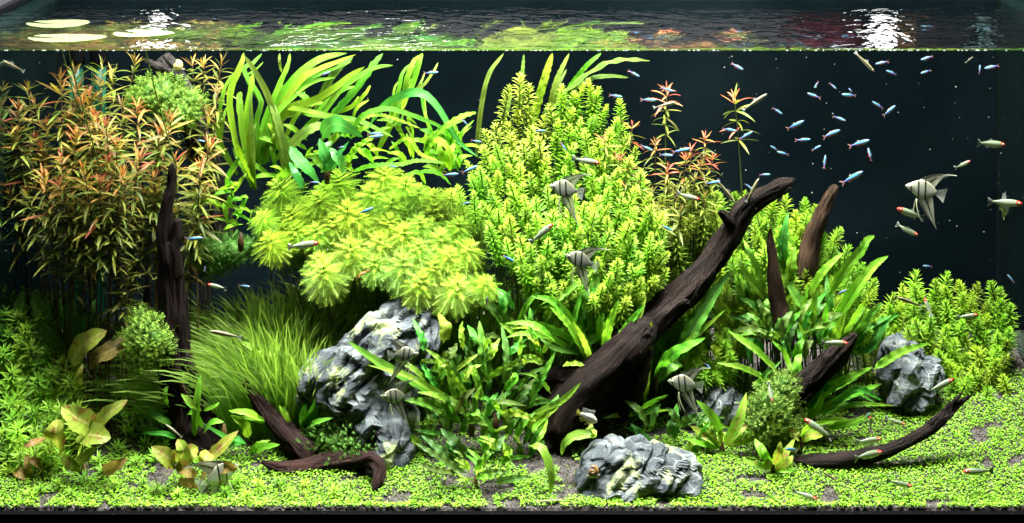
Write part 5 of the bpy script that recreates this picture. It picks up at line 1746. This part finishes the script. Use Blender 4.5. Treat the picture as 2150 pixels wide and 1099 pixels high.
FM = dict(
    tetra=fish_mat('neon_scales', col_tetra, rough=.3, spec=.55),
    rummy=fish_mat('silver_scales', col_rummy, rough=.3, spec=.7, trans=.15),
    rummy_tail=fish_mat('banded_fin', lambda nt, u, v: rampn(nt, v, [(.0, (.45, .47, .40)), (.18, (.45, .47, .40)), (.22, (.01, .01, .01)), (.36, (.01, .01, .01)), (.40, (.5, .52, .45)), (.45, (.01, .01, .01)),
                                                                           (.55, (.01, .01, .01)), (.60, (.5, .52, .45)), (.64, (.01, .01, .01)), (.78, (.01, .01, .01)), (.82, (.45, .47, .40))], 'LINEAR'), alpha=.85),
    fin=fish_mat('clear_fin', lambda nt, u, v: (.55, .58, .52), alpha=.35, trans=.3),
    fin_red=fish_mat('reddish_fin', lambda nt, u, v: (.5, .25, .22), alpha=.35, trans=.3),
    angel=fish_mat('barred_scales', col_angel, rough=.28, spec=.7),
    angel_fin=fish_mat('barred_fin', lambda nt, u, v: mixc(nt, stripes(nt, v, (.10, .55), .06, .05), (.40, .41, .30), (.10, .10, .08)), alpha=.72, trans=.3),
    filament=fish_mat('pale_filament', lambda nt, u, v: (.45, .47, .27)),
    eater=fish_mat('lined_scales', col_eater, rough=.35),
    ram=fish_mat('ram_scales', col_ram, rough=.3),
    yellow=fish_mat('yellow_scales', lambda nt, u, v: (.42, .38, .05)),
    eye=fish_mat('eye', lambda nt, u, v: (.01, .01, .01), rough=.1, spec=.9),
    iris=fish_mat('iris', lambda nt, u, v: (.7, .68, .5), rough=.2),
)


def fish_body(st, mat, seg=14, bend=0.):
    """st: (x, z_low, z_high, half width); nose last"""
    mb = MB()
    V, UV = [], []
    lo = min(s[1] for s in st)
    hi = max(s[2] for s in st)
    xs = [s[0] for s in st]
    fine = np.linspace(0, 1, 26)
    xi = np.interp(fine, np.linspace(0, 1, len(st)), xs)
    from_ = lambda k: np.interp(xi, xs, [s[k] for s in st])
    zl, zh, hw = from_(1), from_(2), from_(3)
    for q in range(2):
        for a in (zl, zh, hw):
            a[1:-1] = (a[:-2] + 2 * a[1:-1] + a[2:]) / 4
    for i in range(26):
        zc, hz = (zl[i] + zh[i]) / 2, (zh[i] - zl[i]) / 2
        off = bend * (min(0, xi[i] - .1)) ** 2
        for s in range(seg):
            an = s / seg * 2 * math.pi
            ca, sa = math.cos(an), math.sin(an)
            z = zc + hz * sa
            V.append((xi[i], off + hw[i] * abs(ca) ** .9 * (1 if ca > 0 else -1), z))
            UV.append(((xi[i] - xs[0]) / (xs[-1] - xs[0]), (sa + 1) / 2))
    mb.add(V, grid_faces(25, seg, True) + [tuple(range(seg))[::-1], tuple(25 * seg + i for i in range(seg))], UV)
    return mb.mesh('body', [mat])


def fin_me(name, pts, mat, bow=.012, bend=0.):
    """fin outline in (x, z): a strip between a leading and a trailing edge given as pairs; two skins 3 thousandths apart"""
    mb = MB()
    n = len(pts)
    for sg in (1, -1):
        V, UV = [], []
        for i, ((x0, z0), (x1, z1)) in enumerate(pts):
            for q in range(5):
                t = q / 4
                x, z = x0 + (x1 - x0) * t, z0 + (z1 - z0) * t
                off = bend * (min(0, x - .1)) ** 2
                V.append((x, off + sg * .0012 + bow * math.sin(t * math.pi * 2 + i), z))
                UV.append((i / (n - 1), t))
        f = grid_faces(n - 1, 4)
        mb.add(V, f if sg > 0 else [a[::-1] for a in f], UV)
    return mb.mesh(name, [mat])


def eye_me(x, z, y, r):
    out = []
    for sg in (1, -1):
        mb = MB()
        for rr, k, mt in ((r, 0, 0), (r * .6, .35, 1)):
            V, UV = [], []
            for q in range(5):
                th = q / 4 * math.pi / 2
                for s in range(10):
                    a = s / 10 * 2 * math.pi
                    V.append((x + math.cos(a) * rr * math.cos(th), sg * (y + r * k + rr * .5 * math.sin(th)), z + math.sin(a) * rr * math.cos(th)))
            mb.add(V, [f if sg < 0 else f[::-1] for f in grid_faces(4, 10, True)], None, mt)
        out.append(mb.mesh('eye', [FM['iris'], FM['eye']]))
    return out


def species(kind, bend):
    if kind == 'tetra':
        st = [(-.36, -.030, .030, .012), (-.28, -.04, .042, .022), (-.12, -.085, .075, .045), (.08, -.115, .10, .06), (.25, -.105, .095, .062), (.38, -.08, .07, .05), (.46, -.045, .035, .03), (.5, -.012, .008, .01)]
        return [('body', fish_body(st, FM['tetra'], bend=bend)),
                ('tail_fin', fin_me('tail_fin', [((-.33, .028), (-.33, -.028)), ((-.40, .07), (-.40, -.07)), ((-.47, .11), (-.42, -.06)), ((-.50, .12), (-.44, .02))], FM['fin_red'], bend=bend)),
                ('tail_fin', fin_me('tail_fin', [((-.34, .0), (-.34, -.028)), ((-.42, -.02), (-.42, -.08)), ((-.50, -.09), (-.48, -.12))], FM['fin_red'], bend=bend)),
                ('dorsal_fin', fin_me('dorsal_fin', [((.06, .095), (-.06, .065)), ((.0, .16), (-.10, .10))], FM['fin'], bend=bend)),
                ('anal_fin', fin_me('anal_fin', [((-.02, -.10), (-.20, -.05)), ((-.10, -.15), (-.22, -.08))], FM['fin_red'], bend=bend))] + [('eye', e) for e in eye_me(.39, .012, .042, .032)]
    if kind == 'rummy':
        st = [(-.36, -.026, .030, .012), (-.26, -.042, .045, .022), (-.10, -.09, .075, .045), (.10, -.125, .10, .062), (.26, -.11, .095, .064), (.38, -.085, .075, .055), (.46, -.05, .042, .035), (.5, -.015, .012, .012)]
        return [('body', fish_body(st, FM['rummy'], bend=bend)),
                ('tail_fin', fin_me('tail_fin', [((-.34, .03), (-.34, -.03)), ((-.40, .07), (-.40, -.07)), ((-.45, .11), (-.45, -.11)), ((-.50, .14), (-.50, -.14))], FM['rummy_tail'], bend=bend)),
                ('dorsal_fin', fin_me('dorsal_fin', [((.06, .098), (-.05, .07)), ((.0, .16), (-.10, .10))], FM['fin'], bend=bend)),
                ('anal_fin', fin_me('anal_fin', [((-.02, -.105), (-.22, -.05)), ((-.10, -.15), (-.24, -.07))], FM['fin'], bend=bend))] + [('eye', e) for e in eye_me(.40, .014, .046, .030)]
    if kind == 'angel':
        st = [(-.26, -.045, .05, .010), (-.16, -.13, .14, .022), (-.02, -.225, .23, .034), (.10, -.24, .25, .042), (.22, -.19, .21, .044), (.34, -.12, .135, .038), (.44, -.06, .065, .026), (.5, -.015, .012, .008)]
        return [('body', fish_body(st, FM['angel'], bend=bend)),
                ('tail_fin', fin_me('tail_fin', [((-.23, .05), (-.23, -.045)), ((-.36, .12), (-.36, -.12)), ((-.50, .18), (-.46, -.20))], FM['fin'], bend=bend)),
                ('dorsal_fin', fin_me('dorsal_fin', [((.20, .235), (-.18, .10)), ((.08, .33), (-.21, .17)), ((-.08, .42), (-.25, .26)), ((-.28, .49), (-.34, .39)), ((-.48, .53), (-.47, .48)), ((-.64, .54), (-.63, .53))], FM['angel_fin'], bend=bend)),
                ('anal_fin', fin_me('anal_fin', [((.16, -.26), (-.18, -.10)), ((.05, -.38), (-.22, -.22)), ((-.08, -.52), (-.27, -.38)), ((-.22, -.66), (-.32, -.56)), ((-.36, -.80), (-.38, -.76)), ((-.46, -.90), (-.455, -.89))], FM['angel_fin'], bend=bend)),
                ('filament', tube_me('filament', [(.17, .02, -.26), (.14, .04, -.42), (.06, .05, -.60), (-.04, .05, -.76)], (.016, .014, .010, .005), FM['filament'])),
                ('filament', tube_me('filament', [(.18, -.02, -.26), (.19, -.05, -.44), (.16, -.07, -.62), (.10, -.07, -.80)], (.016, .014, .010, .005), FM['filament']))] + [('eye', e) for e in eye_me(.37, .03, .05, .036)]
    if kind == 'eater':
        st = [(-.38, -.022, .022, .010), (-.25, -.035, .036, .02), (-.05, -.058, .055, .038), (.15, -.068, .066, .046), (.32, -.06, .058, .045), (.43, -.045, .036, .035), (.5, -.02, .008, .012)]
        return [('body', fish_body(st, FM['eater'], bend=bend)),
                ('tail_fin', fin_me('tail_fin', [((-.36, .022), (-.36, -.022)), ((-.44, .06), (-.42, -.05)), ((-.50, .09), (-.49, -.08))], FM['fin'], bend=bend)),
                ('dorsal_fin', fin_me('dorsal_fin', [((.14, .064), (.0, .055)), ((.06, .14), (-.05, .08))], FM['fin'], bend=bend))] + [('eye', e) for e in eye_me(.41, .012, .034, .018)]
    if kind == 'ram':
        st = [(-.30, -.06, .06, .016), (-.20, -.085, .09, .03), (0, -.17, .16, .06), (.18, -.19, .19, .075), (.34, -.15, .15, .07), (.44, -.09, .085, .05), (.5, -.03, .02, .015)]
        return [('body', fish_body(st, FM['ram'], bend=bend)),
                ('tail_fin', fin_me('tail_fin', [((-.29, .06), (-.29, -.06)), ((-.40, .11), (-.40, -.11)), ((-.50, .13), (-.50, -.13))], FM['yellow'], bend=bend)),
                ('dorsal_fin', fin_me('dorsal_fin', [((.26, .17), (.24, .18)), ((.22, .36), (.16, .18)), ((.05, .30), (.0, .15)), ((-.12, .28), (-.15, .11)), ((-.34, .26), (-.28, .07))], FM['fin'], bend=bend)),
                ('anal_fin', fin_me('anal_fin', [((.0, -.17), (-.2, -.085)), ((-.16, -.26), (-.28, -.12))], FM['yellow'], bend=bend)),
                ('pelvic_fin', fin_me('pelvic_fin', [((.20, -.18), (.12, -.18)), ((.08, -.30), (.04, -.26))], FM['yellow'], bend=bend))] + [('eye', e) for e in eye_me(.36, .04, .058, .034)]


def tube_me(name, pts, rad, mat):
    C = catmull(pts, 10)
    V, Fc, UV = tube(C, np.interp(np.linspace(0, 1, 11), np.linspace(0, 1, len(rad)), rad), 6)
    mb = MB(); mb.add(V, Fc, UV)
    return mb.mesh(name, [mat])


SP = {k: [species(k, b) for b in ((0, .25, -.25) if k in ('tetra', 'rummy') else (0.05,))] for k in ('tetra', 'rummy', 'angel', 'eater', 'ram')}
NAMES = dict(tetra=('neon_fish', 'fish'), rummy=('red_nosed_fish', 'fish'), angel=('angelfish', 'fish'), eater=('lined_fish', 'fish'), ram=('ram_fish', 'fish'))


def fish(kind, px, py, ang, length, label, y=.16, yaw=None, group=None, bent=None):
    """ang: heading in the picture, degrees from +x counter-clockwise; length in px as it shows"""
    r = random.Random(int(px * 7 + py * 3))
    y = min(y, FY(px, py) * .55 if FY(px, py) < .55 else y)
    yaw = r.uniform(-22, 22) if yaw is None else yaw
    L = length / 1000 * (1 + y / D) / math.cos(R(yaw))
    a, b = R(ang), R(yaw)
    f = Vector((math.cos(a) * math.cos(b), math.sin(b), math.sin(a) * math.cos(b)))
    up = Vector((0, 0, 1)) if abs(math.sin(a)) < .9 else Vector((math.copysign(1, -math.cos(a) * math.sin(a)) if abs(math.cos(a)) > .02 else .8, -.45, .15))
    s = up.cross(f).normalized()
    u = f.cross(s)
    A = Matrix.Translation(P(px, py, y)) @ Matrix(((f.x, s.x, u.x, 0), (f.y, s.y, u.y, 0), (f.z, s.z, u.z, 0), (0, 0, 0, 1))) @ Matrix.Scale(L, 4)
    t = thing(NAMES[kind][0], None, label, 'fish', group, A)
    v = SP[kind][r.randrange(len(SP[kind])) if bent is None else bent]
    for nm, me in v:
        link(nm, me, t)
    return t


GT = 'neon blue fish of the shoal'
TET = [
    (1852, 132, 192, 26, 'just under the waterline, nearest the lit streak, nose dipping', .40), (1872, 153, 157, 24, 'nose up, just below another near the waterline', .40), (1944, 151, 195, 22, 'dipping its nose, alone below the waterline at the dark end', .42),
    (1946, 122, 200, 23, 'teal, touching the waterline above a lone shoal mate', .45), (2082, 141, 195, 27, 'thin teal streak nearest the end glass under the waterline', .45), (2057, 146, 80, 16, 'seen end on beside the thin teal one', .42),
    (1714, 178, 235, 15, 'small purple one diving, topmost of the loose trio', .42), (1749, 181, -40, 17, 'small purple one diving toward the end glass, middle of the loose trio', .42), (1786, 190, 130, 10, 'tiny curled one above a larger purple one', .45),
    (1709, 201, 160, 27, 'purple one below the small diving one, nose up', .38), (1783, 200, 172, 30, 'larger purple one under the tiny curled one', .38), (1843, 221, 146, 25, 'slim teal one crossing above a brighter one', .38),
    (1867, 233, 36, 31, 'bright one rising steeply beside a slim teal one', .34), (1632, 233, -32, 22, 'slanting down, nearest the black striped fish in midwater', .36), (1670, 263, 28, 37, 'bright large one rising in the middle of the shoal', .32),
    (1762, 249, -18, 25, 'curved one with arched back in the middle of the shoal', .36), (1745, 281, 18, 38, 'bright large one rising just below the arched one', .32), (1686, 294, 3, 30, 'level one with dark red belly under the bright rising ones', .36),
    (1714, 311, 28, 20, 'small turning one above the upright one', .36), (1731, 340, 78, 25, 'upright one with red tail pointing down', .36), (1804, 301, 22, 40, 'brightest large one rising, nearest the dim upright one', .32),
    (1826, 325, 100, 24, 'dim upright one beside the brightest large one', .38), (1626, 312, 145, 20, 'slim teal one, upper of a crossing pair near the rusty plant', .38), (1644, 322, 165, 24, 'slim pale one, lower of a crossing pair near the rusty plant', .38),
    (1606, 367, 5, 21, 'just above the broken tip of the main arm', .36), (1789, 373, 35, 46, 'largest bright one rising above the brown wooden stump', .24), (1947, 559, 172, 18, 'small one low over the fine leaved plants of the dark end', .40),
    (2122, 585, 130, 20, 'small one diving toward the plants in the end glass corner', .40), (1768, 613, 20, 20, 'hovering before the upright fern leaves', .20),
    (1548, 140, -25, 25, 'slanting down alone under the waterline, midway to the shoal', .40), (1331, 155, -27, 24, 'slanting down alone above the rusty plants', .40), (1293, 202, -10, 26, 'over the top shoot of the bright mound', .40),
    (1362, 210, 2, 30, 'beside the top of the tall lone rusty plant', .38), (1400, 188, -12, 25, 'crossing the very top of the tall lone rusty plant', .36), (905, 153, 5, 28, 'before the thin dark strap tip under the waterline', .34),
    (683, 155, 20, 20, 'small one beside the dark crinkled ribbon leaf', .34), (786, 281, 3, 28, 'upper of the close pair before the dark broad leaf', .24), (789, 287, 4, 28, 'lower of the close pair before the dark broad leaf', .22),
    (717, 309, 5, 12, 'tiny one under the dark broad leaf', .26), (975, 256, -50, 17, 'steeply diving one on the crinkled ribbon leaf', .28), (1000, 297, -12, 20, 'beside the edge of the bright mound below the crinkled leaf', .26),
    (660, 383, -4, 18, 'under the hanging mottled leaf above the feathery dome', .22), (824, 350, 3, 16, 'at the upper edge of the feathery dome', .24), (946, 367, 2, 30, 'level one between the feathery dome and the bright mound', .20),
    (986, 356, 22, 32, 'rising one between the feathery dome and the bright mound', .20), (978, 427, 10, 17, 'small red bellied one at the seam of dome and mound', .20), (768, 443, 22, 30, 'lone rising one across the middle of the feathery dome', .18),
    (407, 501, 2, 34, 'beside the black upright driftwood', .18), (1133, 275, -3, 24, 'before the yellowish narrow leaved shoots', .26), (1183, 308, -52, 20, 'steeply diving one before the bright mound', .24), (1068, 543, -30, 26, 'in the dark gap below the bright mound', .16),
    (1022, 633, 88, 18, 'upright one under the last feathery head', .16), (1358, 311, -22, 26, 'slanting one among the rusty shoots', .32), (1398, 326, 3, 26, 'blue purple one, darker of two over the rusty shoots', .32), (1431, 316, 14, 36, 'bright cyan one, paler of two over the rusty shoots', .30),
    (1496, 384, 16, 30, 'bright cyan one beside the black striped fish pair', .28), (1400, 479, -28, 24, 'slanting one before the dark side of the bright mound', .22), (1531, 273, -10, 30, 'across the stem of the bowing rusty plant', .34),
    (1566, 285, 30, 30, 'red bellied one rising beside the bowing rusty plant', .34), (1663, 944, 165, 30, 'over the dark root of the long thin branch', .08), (1821, 874, 60, 16, 'turning one at the tip of the lower fern leaves', .16),
    (513, 601, -2, 22, 'level one in the shade over the grass', .22), (430, 565, 85, 10, 'tiny one end on in the shade over the grass', .26), (1571, 391, -35, 16, 'slanting one touching the knobbly side of the main arm', .28),
    (1486, 768, -40, 15, 'tiny teal one above the dark stone', .24), (421, 296, -10, 18, 'among the orange tips beside the grey limb', .22)]
for px, py, a, ln, lab, y in TET:
    fish('tetra', px, py, a, ln * 1.12, 'neon blue fish ' + lab, y, group=GT)
GR = 'red nosed silver fish'
RUM = [
    (637, 514, 2, 60, 'before the edge of the feathery dome', .14), (1137, 490, 36, 56, 'rising across the bright mound below the upper angelfish', .14), (1230, 338, -8, 56, 'near the top of the bright mound', .16), (1445, 413, -12, 46, 'among the rusty shoots', .18),
    (2080, 302, -8, 64, 'high in the dark water near the end glass', .22), (2021, 346, 30, 34, 'turning away, above the angelfish in dark water', .24), (1912, 448, 158, 62, 'nose up, just under the angelfish in dark water', .20), (1905, 483, -25, 46, 'nose down, lower of two under the angelfish in dark water', .20),
    (2110, 425, -2, 66, 'crossing a yellow bellied fish at the end glass', .20), (1752, 720, -2, 54, 'before the fern leaves above the slanting branch', .14), (1719, 900, 150, 62, 'nose up over the root of the long thin branch', .10),
    (1824, 925, 4, 52, 'just above the long thin branch', .10), (1822, 955, 4, 62, 'crossing in front of the long thin branch', .07), (1880, 885, -18, 42, 'over the carpet behind the long thin branch', .16), (1888, 1015, -12, 52, 'low over the front carpet below the branch', .04),
    (2055, 990, 178, 64, 'facing the ferns, low over the carpet near the end glass', .05), (1975, 810, 24, 58, 'rising past the dark craggy stone', .12), (1949, 645, 110, 36, 'nose up before the plants by the tank end', .16), (2031, 664, 8, 42, 'faint one before the plants by the tank end', .18),
    (1618, 824, -80, 36, 'nose down before the moss ball', .12), (1690, 1040, -12, 48, 'lowest one, at the very front of the carpet', .02), (456, 602, 168, 40, 'pale orange faced one in the shade over the grass', .20), (1828, 888, 95, 30, 'dim upright one among the carpet sprouts', .18)]
for px, py, a, ln, lab, y in RUM:
    fish('rummy', px, py, a, ln * 1.05, 'silver red nosed fish ' + lab, y, group=GR)
GA = 'striped angelfish'
for px, py, a, ln, lab, y, yw in [
    (1190, 398, 172, 74, 'silver angelfish on the upper part of the bright mound', .14, 20), (1222, 548, 165, 74, 'silver angelfish on the lower part of the bright mound, above the tall fern', .14, 15), (1944, 400, 168, 84, 'black barred angelfish alone in the dark open water', .20, 10),
    (846, 745, 0, 66, 'black barred angelfish before the pale stone, facing the crinkled plants', .12, 12), (832, 832, 176, 64, 'black barred angelfish below another, facing away from the crinkled plants', .12, -12), (1440, 806, 176, 74, 'dusky angelfish with trailing filaments beside the trunk', .16, 15),
    (458, 1000, 20, 84, 'dim angelfish resting low among the brown lily leaves', .05, 30)]:
    fish('angel', px, py, a, ln, lab, y, yw, GA)
GE = 'black lined slender fish'
for px, py, a, ln, lab, y in [
    (473, 702, 172, 72, 'slender black lined fish over the grass', .14), (1585, 215, 32, 62, 'slender tan fish rising beside the bowing rusty plant', .30), (1396, 221, 12, 50, 'slender olive fish crossing the tall lone rusty plant', .34), (1815, 130, -45, 56, 'slender yellow backed fish diving from the waterline', .36),
    (1524, 402, -52, 62, 'slender green backed fish resting against the main arm, outer of two', .27), (1580, 400, 60, 56, 'slender dark fish clinging to the main arm near its tip', .27), (1910, 634, 156, 62, 'slender dark fish before the plants by the tank end', .16),
    (1738, 998, -28, 40, 'slender faint fish on the carpet under the long thin branch', .05), (365, 905, 150, 44, 'slender black fish among dim leaves above the lilies', .12), (1155, 1053, -4, 62, 'slender pale fish on the soil at the very front', .015), (25, 138, 150, 56, 'slender fish at the dim glass end under the waterline', .34),
    (2035, 126, 40, 20, 'tiny slender fish at the waterline near the end glass', .40)]:
    fish('eater', px, py, a, ln, lab, y, group=GE)
fish('ram', 1232, 876, -32, 52, 'small yellow bellied fish with raised spiny fin before the trunk', .11, 20)
fish('ram', 2108, 434, -40, 46, 'pale blue finned yellow bellied fish behind a red nosed fish at the end glass', .26, 60)

# ------------------------------------------------------------------ snails, shrimp, drifting specks
m_shell_y = plain_mat('yellow_shell', (.40, .36, .08), rough=.35, col2=(.55, .5, .16), vscale=60)
m_shell_b = plain_mat('brown_shell', (.05, .025, .015), rough=.25, spec=.7, col2=(.22, .13, .04), vscale=80)
m_flesh = plain_mat('snail_flesh', (.10, .09, .07), rough=.5)


def snail(px, py, y, r, label, mat):
    c = P(px, py, y)
    t = thing('snail', c, label, 'snail')
    mb = MB()
    pts, rad = [], []
    for q in range(46):
        u = q / 45
        a = u * 4.6 * math.pi
        rr = r * .55 * (.10 + .9 * u ** 1.3)
        pts.append((rr * math.cos(a), -(1 - u) * r * .8, rr * math.sin(a)))
        rad.append(r * (.09 + .42 * u ** 1.2))
    V, Fc, UV = tube(pts, rad, 12)
    mb.add(V, Fc, UV)
    link('shell', mb.mesh('shell', [mat]), t)
    V, Fc, UV = tube([(-r * .9, r * .3, -r * .75), (-r * .2, r * .3, -r * .8), (r * .5, r * .3, -r * .8), (r * 1.1, r * .25, -r * .6)], (r * .1, r * .3, r * .3, r * .14), 8)
    mb = MB(); mb.add(V, Fc, UV)
    link('foot', mb.mesh('foot', [m_flesh]), t)


snail(373, 138, .42, .014, 'yellowish snail on top of the grey driftwood limb', m_shell_y)
snail(1244, 990, .035, .015, 'dark brown snail on the pale front stone', m_shell_b)
m_shr = plain_mat('red_shell', (.55, .14, .05), rough=.3, spec=.6)
t = thing('shrimp', P(760, 576, .20), 'tiny red shrimp clinging to a feathery head of the dome', 'shrimp')
link('body', tube_me('body', [(-.008, 0, -.005), (-.003, 0, -.001), (.003, 0, .002), (.008, 0, .005)], (.001, .0025, .003, .001), m_shr), t)
link('tail_fan', fin_me('tail_fan', [((-.008, -.004), (-.007, -.006)), ((-.012, -.005), (-.010, -.010))], m_shr, bow=.0003), t)
for sg in (-1, 1):
    link('feeler', tube_me('feeler', [(.008, sg * .001, .005), (.013, sg * .003, .009), (.018, sg * .005, .009)], (.0004, .0003, .0002), m_shr), t)
r = random.Random(31)
mb = MB()
m_speck = plain_mat('speck', (.3, .32, .31), rough=.6)
for i in range(130):
    x, y, z = r.uniform(XL + .05, XR - .05), r.uniform(.03, .5), r.uniform(.25, .95)
    if r.random() < .5:
        x = r.uniform(1.5, XR - .1)
    s = r.choice((.0006, .0007, .0008, .0013))
    mb.add(np.array(oct_v) * s * np.array([r.uniform(.8, 1.5), 1, r.uniform(.8, 1.3)]) + np.array((x, y, z)), oct_f)
g = link('drifting_specks', mb.mesh('drifting_specks', [m_speck]), kind='stuff')
g['label'] = 'tiny pale specks drifting in the open water'
